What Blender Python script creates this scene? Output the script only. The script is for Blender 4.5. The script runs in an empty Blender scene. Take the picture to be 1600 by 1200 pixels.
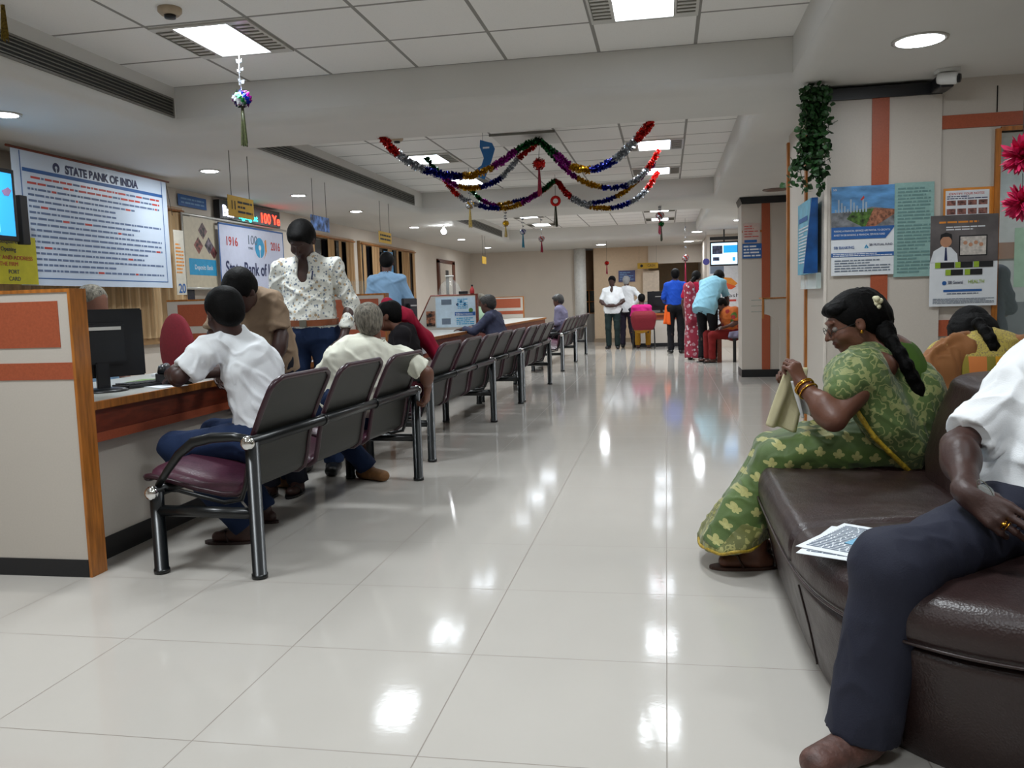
import bpy, bmesh, math, random
import numpy as np
from mathutils import Vector, Matrix

sc = bpy.context.scene
COL = sc.collection
random.seed(7)
RNG = np.random.RandomState(11)
PI = math.pi

# ------------------------------------------------------------------ camera, world, exposure
CAM_F, CAM_YAW, CAM_PITCH, CAM_ROLL, CAM_H = 1321.0, -.1823, .0972, -.0307, 1.097
def cam_axes():
    cy, sy = math.cos(CAM_YAW), math.sin(CAM_YAW)
    f = Vector((sy*math.cos(CAM_PITCH), cy*math.cos(CAM_PITCH), -math.sin(CAM_PITCH)))
    r = Vector((cy, -sy, 0)); u = r.cross(f)
    r2 = r*math.cos(CAM_ROLL)+u*math.sin(CAM_ROLL); u2 = -r*math.sin(CAM_ROLL)+u*math.cos(CAM_ROLL)
    return r2, u2, f
_R, _U, _F = cam_axes(); CAM_C = Vector((0, 0, CAM_H))
cd = bpy.data.cameras.new('camera'); cam = bpy.data.objects.new('camera', cd); COL.objects.link(cam)
cd.sensor_width = 36; cd.lens = CAM_F/1600*36; cd.clip_start = .05; cd.clip_end = 100
cam.matrix_world = Matrix(((_R.x, _U.x, -_F.x, 0), (_R.y, _U.y, -_F.y, 0), (_R.z, _U.z, -_F.z, CAM_H), (0, 0, 0, 1)))
sc.camera = cam
w = bpy.data.worlds.new('world'); sc.world = w; w.use_nodes = True
w.node_tree.nodes['Background'].inputs[0].default_value = (.75, .85, 1, 1)
w.node_tree.nodes['Background'].inputs[1].default_value = .05
sc.view_settings.view_transform = 'Standard'; sc.view_settings.look = 'None'
sc.view_settings.gamma = 1; sc.view_settings.use_curve_mapping = False
sc.view_settings.exposure = 0.56
PANEL_W, DOWN_W, PANEL_EM = 11.5, 3.6, 4.5
LAMP_COL = (.90, .965, 1.0)

def ray(px, py):
    return _F + _R*((px-800)/CAM_F) - _U*((py-600)/CAM_F)
def aty(px, py, Y): d = ray(px, py); return CAM_C + d*(Y/d.y)
def atx(px, py, X): d = ray(px, py); return CAM_C + d*(X/d.x)
def atz(px, py, Z): d = ray(px, py); return CAM_C + d*((Z-CAM_H)/d.z)

# ------------------------------------------------------------------ materials
def lin(c):
    return tuple(((v/255)/12.92 if v <= 10 else (((v/255)+.055)/1.055)**2.4) for v in c)
def base_mat(name):
    m = bpy.data.materials.new(name); m.use_nodes = True
    return m, m.node_tree, m.node_tree.nodes['Principled BSDF']
_mc = {}
def mat(name, c, rough=.5, metal=0, var=.06, scale=18, bump=0, bscale=60, spec=.5, alpha=1, trans=0, coat=0, attr=None, stretch=None, sheen=0):
    """procedural principled material with a little noise variation and optional bump"""
    if name in _mc: return _mc[name]
    m, nt, b = base_mat(name); N, L = nt.nodes, nt.links
    tc = N.new('ShaderNodeTexCoord'); src = tc.outputs['Object']
    if stretch:
        mp = N.new('ShaderNodeMapping'); L.new(src, mp.inputs[0]); mp.inputs['Scale'].default_value = stretch; src = mp.outputs[0]
    n = N.new('ShaderNodeTexNoise'); n.inputs['Scale'].default_value = scale; n.inputs['Detail'].default_value = 4; L.new(src, n.inputs['Vector'])
    mx = N.new('ShaderNodeMix'); mx.data_type = 'RGBA'; mx.blend_type = 'MULTIPLY'; mx.inputs[0].default_value = 1
    cr = N.new('ShaderNodeMapRange'); L.new(n.outputs['Fac'], cr.inputs[0])
    cr.inputs[1].default_value = .25; cr.inputs[2].default_value = .75; cr.inputs[3].default_value = 1-var*2; cr.inputs[4].default_value = 1+var
    if attr:
        at = N.new('ShaderNodeAttribute'); at.attribute_name = attr; L.new(at.outputs['Color'], mx.inputs[6])
    else: mx.inputs[6].default_value = (*lin(c), 1)
    L.new(cr.outputs[0], mx.inputs[7]); L.new(mx.outputs[2], b.inputs['Base Color'])
    b.inputs['Roughness'].default_value = rough; b.inputs['Metallic'].default_value = metal
    b.inputs['Specular IOR Level'].default_value = spec
    if coat: b.inputs['Coat Weight'].default_value = coat
    if sheen: b.inputs['Sheen Weight'].default_value = sheen
    if trans: b.inputs['Transmission Weight'].default_value = trans
    if alpha < 1: b.inputs['Alpha'].default_value = alpha
    if bump:
        n2 = N.new('ShaderNodeTexNoise'); n2.inputs['Scale'].default_value = bscale; n2.inputs['Detail'].default_value = 3; L.new(src, n2.inputs['Vector'])
        bp = N.new('ShaderNodeBump'); bp.inputs['Strength'].default_value = bump; bp.inputs['Distance'].default_value = .01
        L.new(n2.outputs['Fac'], bp.inputs['Height']); L.new(bp.outputs[0], b.inputs['Normal'])
    _mc[name] = m; return m
def emis(name, c, s):
    if name in _mc: return _mc[name]
    m, nt, b = base_mat(name)
    b.inputs['Base Color'].default_value = (*lin(c), 1); b.inputs['Emission Color'].default_value = (*lin(c), 1); b.inputs['Emission Strength'].default_value = s
    _mc[name] = m; return m
class NB:
    """tiny node-math builder"""
    def __init__(s, nt): s.nt = nt
    def m(s, op, a, b=None, c=None):
        n = s.nt.nodes.new('ShaderNodeMath'); n.operation = op
        for i, v in enumerate((a, b, c)):
            if v is None: continue
            if isinstance(v, (int, float)): n.inputs[i].default_value = v
            else: s.nt.links.new(v, n.inputs[i])
        return n.outputs[0]
    def pos(s, kind='Object'):
        t = s.nt.nodes.new('ShaderNodeTexCoord'); x = s.nt.nodes.new('ShaderNodeSeparateXYZ'); s.nt.links.new(t.outputs[kind], x.inputs[0]); return t.outputs[kind], x.outputs[0], x.outputs[1], x.outputs[2]
    def mix(s, f, a, b):
        n = s.nt.nodes.new('ShaderNodeMix'); n.data_type = 'RGBA'
        for i, v in ((0, f), (6, a), (7, b)):
            if isinstance(v, tuple): n.inputs[i].default_value = (*v, 1)
            elif isinstance(v, (int, float)): n.inputs[i].default_value = v
            else: s.nt.links.new(v, n.inputs[i])
        return n.outputs[2]
    def noise(s, v, sc_, det=3):
        n = s.nt.nodes.new('ShaderNodeTexNoise'); n.inputs['Scale'].default_value = sc_; n.inputs['Detail'].default_value = det
        s.nt.links.new(v, n.inputs['Vector']); return n.outputs['Fac']
def grid_lines(b, x, y, x0, y0, s, wdt):
    """mask = 1 on grid lines"""
    fx = b.m('ABSOLUTE', b.m('SUBTRACT', b.m('FRACT', b.m('DIVIDE', b.m('SUBTRACT', x, x0-s/2), s)), .5))
    fy = b.m('ABSOLUTE', b.m('SUBTRACT', b.m('FRACT', b.m('DIVIDE', b.m('SUBTRACT', y, y0-s/2), s)), .5))
    return b.m('LESS_THAN', b.m('MINIMUM', fx, fy), wdt/s/2)

def floor_mat():
    m, nt, p = base_mat('polished floor tiles'); b = NB(nt)
    v, x, y, z = b.pos()
    g = grid_lines(b, x, y, -.0116, 3.086, .6, .0035)
    cell = nt.nodes.new('ShaderNodeCombineXYZ')
    nt.links.new(b.m('FLOOR', b.m('DIVIDE', b.m('ADD', x, .0116), .6)), cell.inputs[0]); nt.links.new(b.m('FLOOR', b.m('DIVIDE', b.m('SUBTRACT', y, 3.086), .6)), cell.inputs[1])
    wn = nt.nodes.new('ShaderNodeTexWhiteNoise'); nt.links.new(cell.outputs[0], wn.inputs[0])
    n = b.noise(v, 3.5, 5); n2 = b.noise(v, .7, 3)
    k = b.m('ADD', b.m('MULTIPLY', n, .10), b.m('ADD', b.m('MULTIPLY', wn.outputs[0], .04), b.m('MULTIPLY', n2, .10)))
    c = b.mix(k, lin((192, 187, 180)), lin((148, 140, 131)))
    c = b.mix(b.m('MULTIPLY', g, .75), c, lin((120, 110, 100)))
    nt.links.new(c, p.inputs['Base Color'])
    nt.links.new(b.m('ADD', b.m('MULTIPLY', b.noise(v, 9, 3), .06), b.m('ADD', b.m('MULTIPLY', g, .3), .055)), p.inputs['Roughness'])
    p.inputs['Specular IOR Level'].default_value = .32
    bp = nt.nodes.new('ShaderNodeBump'); bp.inputs['Strength'].default_value = .06; bp.inputs['Distance'].default_value = .002
    nt.links.new(b.noise(v, 40, 2), bp.inputs['Height']); nt.links.new(bp.outputs[0], p.inputs['Normal'])
    return m
def tileceil_mat():
    m, nt, p = base_mat('mineral fibre ceiling tiles'); b = NB(nt)
    v, x, y, z = b.pos()
    g = grid_lines(b, x, y, -2.2, 5.586, .6, .022)
    sp = b.m('GREATER_THAN', b.noise(v, 160, 1), .66)
    c = b.mix(b.m('MULTIPLY', sp, .10), lin((234, 232, 228)), lin((160, 156, 150)))
    c = b.mix(g, c, lin((146, 143, 138)))
    nt.links.new(c, p.inputs['Base Color']); p.inputs['Roughness'].default_value = .9
    bp = nt.nodes.new('ShaderNodeBump'); bp.inputs['Strength'].default_value = .5; bp.inputs['Distance'].default_value = .006; nt.links.new(g, bp.inputs['Height']); nt.links.new(bp.outputs[0], p.inputs['Normal'])
    return m
M_floor = floor_mat(); M_tile = tileceil_mat()
M_plaster = mat('plaster ceiling paint', (212, 210, 205), .85, var=.02, scale=2)
M_wall = mat('cream wall paint', (214, 203, 190), .8, var=.03, scale=1.5)
M_lam = mat('cream laminate', (198, 190, 180), .45, var=.02, scale=140)
M_or = mat('terracotta laminate', (168, 84, 54), .45, var=.08, scale=120)
M_wood = mat('honey wood edging', (176, 108, 42), .4, var=.25, scale=9, stretch=(6, 6, .7))
M_dwood = mat('reddish veneer', (120, 52, 30), .4, var=.25, scale=9, stretch=(5, 1, 5))
M_black = mat('black skirting laminate', (22, 23, 27), .4, var=.05)
M_blackmet = mat('black gloss enamel', (13, 16, 18), .30, var=.05)
M_back = mat('dark seat sheet metal', (38, 39, 35), .45, metal=.35, var=.2, scale=160)
M_purple = mat('maroon vinyl', (78, 40, 56), .33, var=.12, scale=30, bump=.15, bscale=90)
M_chrome = mat('chrome', (225, 225, 225), .08, metal=1, var=.0)
M_steel = mat('brushed grille metal', (120, 118, 108), .4, metal=.6)
M_dark = mat('dark void', (14, 14, 15), .9)
M_plast = mat('black plastic', (20, 21, 24), .35)
M_white = mat('white plastic', (215, 215, 212), .4, var=.02)
M_paper = mat('white paper', (222, 226, 230), .8, var=.02)
M_glass = mat('clear glass', (205, 225, 220), .03, var=0, alpha=.08)
M_string = mat('thin wire', (90, 88, 84), .5)
M_leather = None

# ------------------------------------------------------------------ object helpers
def tag(o, label=None, cat=None, group=None, kind=None):
    if label: o['label'] = label
    if cat: o['category'] = cat
    if group: o['group'] = group
    if kind: o['kind'] = kind
    return o
def empty(name, loc=(0, 0, 0), rz=0, label=None, cat=None, group=None):
    o = bpy.data.objects.new(name, None); COL.objects.link(o); o.location = loc; o.rotation_euler = (0, 0, rz); o.empty_display_size = .05
    return tag(o, label, cat, group)
def copy_tree(o, parent=None):
    c = o.copy(); COL.objects.link(c); c.parent = parent
    for ch in list(o.children): copy_tree(ch, c)
    return c
class MB:
    def __init__(s): s.bm = bmesh.new()
    def face(s, pts):
        vs = [s.bm.verts.new(p) for p in pts]; return s.bm.faces.new(vs)
    def box(s, x0, x1, y0, y1, z0, z1, bev=0):
        v = [s.bm.verts.new((x, y, z)) for x in (x0, x1) for y in (y0, y1) for z in (z0, z1)]
        fs = [s.bm.faces.new([v[i] for i in q]) for q in ((0, 1, 3, 2), (4, 6, 7, 5), (0, 4, 5, 1), (2, 3, 7, 6), (0, 2, 6, 4), (1, 5, 7, 3))]
        if bev:
            bmesh.ops.bevel(s.bm, geom=list({e for f in fs for e in f.edges}), offset=bev, segments=2, affect='EDGES', profile=.6)
        return s
    def obox(s, c, ax, ay, az, hx, hy, hz, bev=0):
        """oriented box: centre, 3 unit axes, half sizes"""
        c, ax, ay, az = map(Vector, (c, ax, ay, az)); v = []
        for i in (-1, 1):
            for j in (-1, 1):
                for k in (-1, 1): v.append(s.bm.verts.new(c+ax*hx*i+ay*hy*j+az*hz*k))
        fs = [s.bm.faces.new([v[i] for i in q]) for q in ((0, 1, 3, 2), (4, 6, 7, 5), (0, 4, 5, 1), (2, 3, 7, 6), (0, 2, 6, 4), (1, 5, 7, 3))]
        if bev: bmesh.ops.bevel(s.bm, geom=list({e for f in fs for e in f.edges}), offset=bev, segments=2, affect='EDGES')
        return s
    def tube(s, pts, r, seg=12, cap=True):
        pts = [Vector(p) for p in pts]; n = len(pts)
        rs = r if isinstance(r, (list, tuple)) else [r]*n
        rings = []; up = None
        for i, p in enumerate(pts):
            t = (pts[min(i+1, n-1)]-pts[max(i-1, 0)]).normalized()
            if up is None: up = Vector((0, 0, 1)) if abs(t.z) < .9 else Vector((1, 0, 0))
            a = t.cross(up); a = a.normalized() if a.length > 1e-5 else Vector((1, 0, 0)); b = t.cross(a).normalized(); up = -b if False else up
            rings.append([s.bm.verts.new(p+(a*math.cos(2*PI*k/seg)+b*math.sin(2*PI*k/seg))*rs[i]) for k in range(seg)])
        for i in range(n-1):
            for k in range(seg):
                f = s.bm.faces.new((rings[i][k], rings[i][(k+1) % seg], rings[i+1][(k+1) % seg], rings[i+1][k])); f.smooth = True
        if cap:
            s.bm.faces.new(rings[0][::-1]); s.bm.faces.new(rings[-1])
        return s
    def lathe(s, prof, c=(0, 0, 0), seg=24, axis=None, smooth=True):
        """prof: list of (r, h) along axis (default +Z)"""
        c = Vector(c); az = Vector(axis or (0, 0, 1)).normalized(); ax = az.orthogonal().normalized(); ay = az.cross(ax)
        rings = []
        for r, h in prof:
            rings.append([s.bm.verts.new(c+az*h+(ax*math.cos(2*PI*k/seg)+ay*math.sin(2*PI*k/seg))*max(r, 1e-4)) for k in range(seg)])
        for i in range(len(rings)-1):
            for k in range(seg):
                f = s.bm.faces.new((rings[i][k], rings[i][(k+1) % seg], rings[i+1][(k+1) % seg], rings[i+1][k])); f.smooth = smooth
        s.bm.faces.new(rings[0][::-1]); s.bm.faces.new(rings[-1])
        return s
    def ball(s, c, r, seg=16, sq=(1, 1, 1)):
        mt = Matrix.Translation(c) @ Matrix.Diagonal((r*sq[0], r*sq[1], r*sq[2], 1))
        g = bmesh.ops.create_uvsphere(s.bm, u_segments=seg, v_segments=max(6, seg//2), radius=1, matrix=mt)
        for v in g['verts']:
            for f in v.link_faces: f.smooth = True
        return s
    def prism(s, poly, o, ax, ay, n, t):
        """poly 2D pts in axes ax, ay from o, extruded by t along n"""
        o, ax, ay, n = map(Vector, (o, ax, ay, n))
        a = [s.bm.verts.new(o+ax*p[0]+ay*p[1]) for p in poly]; b = [s.bm.verts.new(v.co+n*t) for v in a]
        s.bm.faces.new(a); s.bm.faces.new(b[::-1]); k = len(poly)
        for i in range(k): s.bm.faces.new((a[i], b[i], b[(i+1) % k], a[(i+1) % k]))
        return s
    def build(s, name, m, parent=None, recalc=True, kind=None):
        if recalc: bmesh.ops.recalc_face_normals(s.bm, faces=s.bm.faces)
        me = bpy.data.meshes.new(name); s.bm.to_mesh(me); s.bm.free(); me.materials.append(m)
        o = bpy.data.objects.new(name, me); COL.objects.link(o); o.parent = parent
        if kind: o['kind'] = kind
        return o
def struct(name, mb, m): return mb.build(name, m, kind='structure')

def npmesh(name, V, F, m, parent=None, col=None, smooth=True):
    me = bpy.data.meshes.new(name); me.vertices.add(len(V)); me.vertices.foreach_set('co', np.asarray(V, np.float32).ravel())
    F = np.asarray(F); k = F.shape[1]
    me.loops.add(F.size); me.loops.foreach_set('vertex_index', F.ravel().astype(np.int32))
    me.polygons.add(len(F)); me.polygons.foreach_set('loop_start', np.arange(0, F.size, k, dtype=np.int32)); me.polygons.foreach_set('loop_total', np.full(len(F), k, np.int32))
    me.update(calc_edges=True)
    if smooth: me.polygons.foreach_set('use_smooth', np.ones(len(F), bool))
    if col is not None:
        ca = me.color_attributes.new('col', 'FLOAT_COLOR', 'POINT'); c4 = np.ones((len(V), 4), np.float32); c4[:, :3] = col; ca.data.foreach_set('color', c4.ravel())
    me.validate(); me.materials.append(m)
    o = bpy.data.objects.new(name, me); COL.objects.link(o); o.parent = parent; return o

# ---- lettering on flat things: a frame is (origin, right vector, up vector); text sits just off the surface
def lettering(s, parent, fr, x, y, h, m, width=None, name='lettering', align='LEFT', bold=0, off=.002):
    cu = bpy.data.curves.new('t', 'FONT'); cu.body = s; cu.size = h*1.38; cu.extrude = .0006; cu.align_x = align; cu.offset = bold*h
    to = bpy.data.objects.new('t', cu); COL.objects.link(to)
    dg = bpy.context.evaluated_depsgraph_get(); me = bpy.data.meshes.new_from_object(to.evaluated_get(dg)); bpy.data.objects.remove(to); bpy.data.curves.remove(cu)
    o_, r_, u_ = map(Vector, fr); n_ = r_.cross(u_)
    xs = [v.co.x for v in me.vertices]; sx = 1
    if width and xs: sx = width/(max(xs)-min(xs))
    for v in me.vertices:
        c = v.co.copy(); v.co = o_+r_*(x+c.x*sx)+u_*(y+c.y)+n_*(off+c.z)
    me.materials.clear(); me.materials.append(m); me.name = name
    o = bpy.data.objects.new(name, me); COL.objects.link(o); o.parent = parent; return o
def rects(parent, fr, lst, m, name, off=.0015):
    """flat printed shapes: lst of (x0,y0,x1,y1)"""
    o_, r_, u_ = map(Vector, fr); n_ = r_.cross(u_); b = MB()
    for x0, y0, x1, y1 in lst:
        b.prism([(x0, y0), (x1, y0), (x1, y1), (x0, y1)], o_+n_*(off-.0008), r_, u_, n_, .0008)
    return b.build(name, m, parent)
def polys(parent, fr, lst, m, name, off=.0015):
    o_, r_, u_ = map(Vector, fr); n_ = r_.cross(u_); b = MB()
    for p in lst: b.prism(p, o_+n_*(off-.0008), r_, u_, n_, .0008)
    return b.build(name, m, parent)
def fineprint(parent, fr, x0, y0, x1, y1, rows, m, name='small_print', h=.45, seed=1, off=.002):
    rr = random.Random(seed); out = []; dy = (y1-y0)/rows
    for i in range(rows):
        x = x0; yy = y1-dy*(i+.5); end = x1 if rr.random() > .3 else x0+(x1-x0)*rr.uniform(.5, .95)
        while x < end:
            wd = dy*rr.uniform(.6, 3.2); out.append((x, yy-dy*h/2, min(x+wd, end), yy+dy*h/2)); x += wd+dy*.3
    return rects(parent, fr, out, m, name, off)
def disc_poly(cx, cy, r, n=20): return [(cx+r*math.cos(2*PI*k/n), cy+r*math.sin(2*PI*k/n)) for k in range(n)]
def sheet(name, fr, w_, h_, m, parent=None, t=.002):
    o_, r_, u_ = map(Vector, fr); n_ = r_.cross(u_)
    return MB().prism([(0, 0), (w_, 0), (w_, h_), (0, h_)], o_-n_*t, r_, u_, n_, t).build(name, m, parent)
I_blue = mat('blue ink', (38, 92, 158), .6); I_navy = mat('navy ink', (32, 40, 84), .6); I_red = mat('red ink', (190, 60, 52), .6)
I_grey = mat('grey ink', (104, 116, 132), .7); I_black = mat('black ink', (25, 25, 28), .6); I_white = mat('white ink', (225, 228, 232), .6)
I_cyan = mat('cyan ink', (40, 150, 196), .6); I_green = mat('green ink', (86, 130, 56), .6); I_orange = mat('orange ink', (222, 140, 50), .6)

# ================================================================== THE ROOM
struct('floor', MB().box(-5.1, 4.4, -2.8, 26, -.1, 0), M_floor)
ZL, ZH = 2.36, 2.66
COFF = [(-3.37, .785, -2.2, 5.586), (-3.37, .64, 6.42, 11.72), (-3.37, .64, 12.9, 18.5)]
FIL = .085
def make_ceiling():
    b = MB(); xs = [-5.1, -3.37, .64, .785, 4.4]; ys = [-2.8, -2.2, 5.586, 6.42, 11.72, 12.9, 18.5, 26]
    for i in range(len(xs)-1):
        for j in range(len(ys)-1):
            cx, cy = (xs[i]+xs[i+1])/2, (ys[j]+ys[j+1])/2
            if any(a < cx < c and d < cy < e for a, c, d, e in COFF): continue
            x0, x1, y0, y1 = xs[i], xs[i+1], ys[j], ys[j+1]
            b.box(x0, x1, y0, y1, ZL+FIL, ZH+.06)
    bmesh.ops.remove_doubles(b.bm, verts=b.bm.verts, dist=1e-4)
    struct('ceiling', b, M_plaster)
    # lower soffit skin with a rounded cove at each recess
    s_ = MB(); EX = [(a-FIL, c+FIL, d-FIL, e+FIL) for a, c, d, e in COFF]
    xs = sorted({-5.1, 4.4, *[v for r in EX for v in r[:2]]}); ys = sorted({-2.8, 26, *[v for r in EX for v in r[2:]]})
    for i in range(len(xs)-1):
        for j in range(len(ys)-1):
            cx, cy = (xs[i]+xs[i+1])/2, (ys[j]+ys[j+1])/2
            if any(a < cx < c and d < cy < e for a, c, d, e in EX): continue
            s_.face([(xs[i], ys[j], ZL), (xs[i], ys[j+1], ZL), (xs[i+1], ys[j+1], ZL), (xs[i+1], ys[j], ZL)])
    for x0, x1, y0, y1 in COFF:
        rings = []
        for q in range(9):
            t = q/8*PI/2; o = FIL*(1-math.cos(t)); z = ZL+FIL-FIL*math.sin(t)
            rings.append([s_.bm.verts.new(p) for p in ((x0-o, y0-o, z), (x1+o, y0-o, z), (x1+o, y1+o, z), (x0-o, y1+o, z))])
        for a_, b_ in zip(rings, rings[1:]):
            for k in range(4): f_ = s_.bm.faces.new((a_[k], b_[k], b_[(k+1) % 4], a_[(k+1) % 4])); f_.smooth = True
    s_.build('ceiling', M_plaster, kind='structure')
    for k, (x0, x1, y0, y1) in enumerate(COFF):
        struct('ceiling', MB().box(x0-.02, x1+.02, y0-.02, y1+.02, ZH, ZH+.05), M_tile)
make_ceiling()
struct('wall_left', MB().box(-5.1, -4.95, -2.8, 21.6, 0, ZL), M_wall)
struct('wall_back', MB().box(-4.95, 4.4, -2.8, -2.7, 0, ZL+.3), M_wall)
struct('wall_right', MB().box(4.3, 4.4, -2.7, 10.0, 0, ZL), M_wall)
struct('wall_far_left', MB().box(-5.1, -2.16, 21.5, 21.65, 0, ZL), M_wall)
struct('wall_far_panelled', MB().box(-1.78, -.42, 21.45, 21.6, 0, ZL), mat('tan wall panels', (206, 180, 150), .5, var=.03))
struct('wall_far_recess', MB().box(-2.2, -1.7, 22.3, 22.4, 0, ZL), mat('brown recess wall', (150, 112, 76), .6))
struct('wall_cash_office', MB().box(-.6, 1.6, 23.4, 23.5, 0, ZL), mat('beige office wall', (196, 172, 140), .7))
struct('wall_cash_left', MB().box(-.5, -.42, 21.6, 23.4, 0, ZL), M_wall)
struct('wall_right_deep', MB().box(.86, 3.0, 18.4, 18.5, 0, ZL), M_wall)
struct('wall_right_deep_side', MB().box(.86, .95, 18.5, 23.4, 0, ZL), M_wall)
struct('wall_right_far', MB().box(1.5, 1.62, 11.9, 18.4, 0, ZL), M_wall)
struct('wall_right_mid', MB().box(1.05, 4.3, 9.9, 10.0, 0, ZL) if False else MB().box(1.62, 4.3, 12.6, 12.7, 0, ZL), M_wall)
struct('wall_right_behind_pier', MB().box(1.95, 2.05, 7.3, 12.6, 0, ZL), M_wall)
struct('wall_right_lounge', MB().box(2.05, 4.3, 8.6, 8.7, 0, ZL), mat('pale grey office wall', (196, 200, 198), .7))
# white round pilaster at the far wall
struct('column_far', MB().lathe([(.15, 0), (.15, ZL)], (-2.12, 21.42, 0), 28), mat('white column paint', (225, 224, 220), .6))
struct('baseboard_far', MB().box(-1.8, -.42, 21.42, 21.45, 0, .1), mat('beige tile skirting', (150, 130, 108), .5))

# ---- near pier (square column clad in laminate), with its black cornice, stripe and panels
struct('column_near', MB().box(.99, 1.665, 5.66, 6.35, 0, 2.27), M_lam)
struct('trim_1', MB().prism([(0, 0), (.66, 0), (.68, .07), (-.05, .07)], (.985, 5.64, 2.27), (1, 0, 0), (0, 0, 1), (0, 1, 0), .72), M_black)
struct('trim_2', MB().box(1.262, 1.362, 5.652, 5.66, .1, 2.27), M_or)
struct('trim_3', MB().box(.98, 1.67, 5.648, 5.66, 0, .1), M_black)
struct('column_near_edge', MB().box(.984, 1.0, 5.655, 5.668, .1, 2.27), mat('pale beading', (222, 214, 204), .4))
struct('wall_right_side', MB().box(.995, 1.08, 6.35, 7.3, 0, ZL), M_lam)
struct('wall_right_return', MB().box(1.08, 1.95, 7.2, 7.3, 0, ZL), M_lam)
struct('trim_4', MB().box(.975, .995, 6.33, 6.39, 0, 2.2), M_wood)
struct('trim_5', MB().box(.975, .995, 7.24, 7.3, 0, 2.3), M_wood)
# ---- panelled screen right of the pier, glass beyond
struct('wall_right_panel', MB().box(1.665, 1.985, 5.68, 5.74, 0, ZL), M_lam)
struct('wall_right_header', MB().box(1.985, 4.3, 5.68, 5.74, 2.03, ZL), M_lam)
struct('wall_right_dado', MB().box(1.985, 4.3, 5.68, 5.74, 0, .3), M_lam)
struct('trim_6', MB().box(1.667, 4.3, 5.672, 5.68, 2.062, 2.142), M_or)
struct('trim_7', MB().box(1.667, 1.985, 5.672, 5.68, .80, .9), M_or)
struct('trim_8', MB().box(1.664, 1.669, 5.674, 5.681, 0, 2.3), M_dark)
struct('trim_9', MB().box(1.975, 1.98, 5.675, 5.681, 2.145, 2.3), M_dark)
f = MB().box(1.97, 2.0, 5.66, 5.75, .3, 2.045); f.box(2.0, 4.3, 5.66, 5.75, 2.03, 2.055); f.box(2.9, 2.93, 5.66, 5.75, .3, 2.03)
w1 = empty('window_1', (0, 0, 0)); w1['kind'] = 'structure'; f.build('window_frame', M_wood, w1)
MB().box(2.0, 4.3, 5.70, 5.706, .3, 2.03).build('window_pane', M_glass, w1)

# ---- far pier
struct('column_mid', MB().box(.985, 1.56, 11.6, 12.15, 0, 2.27), M_lam)
struct('trim_10', MB().prism([(0, 0), (.55, 0), (.62, .085), (-.03, .085)], (.99, 11.57, 2.27), (1, 0, 0), (0, 0, 1), (0, 1, 0), .6), M_black)
struct('trim_11', MB().box(1.24, 1.345, 11.59, 11.6, .1, 2.27), M_or)
struct('trim_12', MB().box(.98, 1.565, 11.58, 12.16, 0, .1), M_black)
struct('trim_13', MB().box(.99, 1.24, 11.592, 11.6, 1.9, 1.93), M_wood)

# ---- left wall: windows with vertical blinds / curtains, door
def curtains(name, y0, y1, z0, z1, dark, seed, c):
    w_ = empty(name, (0, 0, 0)); w_['kind'] = 'structure'
    MB().box(-4.95, -4.935, y0, y1, z0, z1).build('window_pane', mat('night window glass', (16, 18, 24), .08), w_)
    fr = MB().box(-4.95, -4.90, y0-.06, y1+.06, z1, z1+.06)
    fr.box(-4.95, -4.90, y0-.06, y0, z0, z1).box(-4.95, -4.90, y1, y1+.06, z0, z1).box(-4.95, -4.9, y0-.06, y1+.06, z0-.06, z0)
    fr.build('window_frame', mat('tan window frame', (170, 132, 88), .5), w_)
    rr = random.Random(seed); b = MB(); y = y0+.02
    while y < y1-.05:
        if rr.random() < dark: y += rr.uniform(.1, .3); continue
        wd = rr.uniform(.09, .16)
        n = 8; rows = []
        for z in (z0, (z0+z1)/2, z1):
            rows.append([b.bm.verts.new((-4.885+.022*math.sin(k/n*PI*2+rr.random()*.1), min(y+wd*k/n, y1), z)) for k in range(n+1)])
        for i in range(2):
            for k in range(n):
                q = b.bm.faces.new((rows[i][k], rows[i][k+1], rows[i+1][k+1], rows[i+1][k])); q.smooth = True
        y += wd*.98
    b.build('curtain', mat('curtain %d' % seed, c, .85, var=.15, scale=14, stretch=(1, 6, .2)), w_)
    MB().tube([(-4.88, y0-.05, z1+.02), (-4.88, y1+.05, z1+.02)], .012).build('curtain_rail', M_wood, w_)
curtains('window_2', 5.3, 8.05, .85, 2.1, 0.0, 3, (206, 174, 132))
curtains('window_3', 11.3, 12.95, .85, 2.1, .22, 4, (186, 148, 104))
curtains('window_4', 13.35, 16.3, .85, 2.1, .25, 5, (186, 148, 104))
d = empty('door_1'); d['kind'] = 'structure'
MB().box(-4.95, -4.90, 18.15, 18.27, 0, 2.05).box(-4.95, -4.9, 19.4, 19.62, 0, 2.05).box(-4.95, -4.9, 18.15, 19.62, 2.0, 2.08).build('door_frame', mat('dark door frame', (96, 52, 34), .5), d)
MB().box(-4.94, -4.92, 18.27, 19.4, 0, 2.0).build('door_leaf', mat('cream door', (198, 184, 168), .5), d)
MB().box(-4.92, -4.915, 18.8, 19.05, 1.1, 1.85).build('door_pane', mat('door glass', (46, 52, 58), .1), d)
MB().tube([(-4.9, 18.35, 1.0), (-4.87, 18.35, 1.0), (-4.87, 18.47, 1.0)], .01).build('door_handle', M_chrome, d)
struct('trim_14', MB().box(-4.94, -4.93, 8.12, 8.3, .9, 2.1), mat('dark glass strip', (20, 24, 28), .15))
struct('trim_15', MB().box(-4.95, -4.925, 8.3, 11.2, 1.15, 1.2), M_wood)
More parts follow.
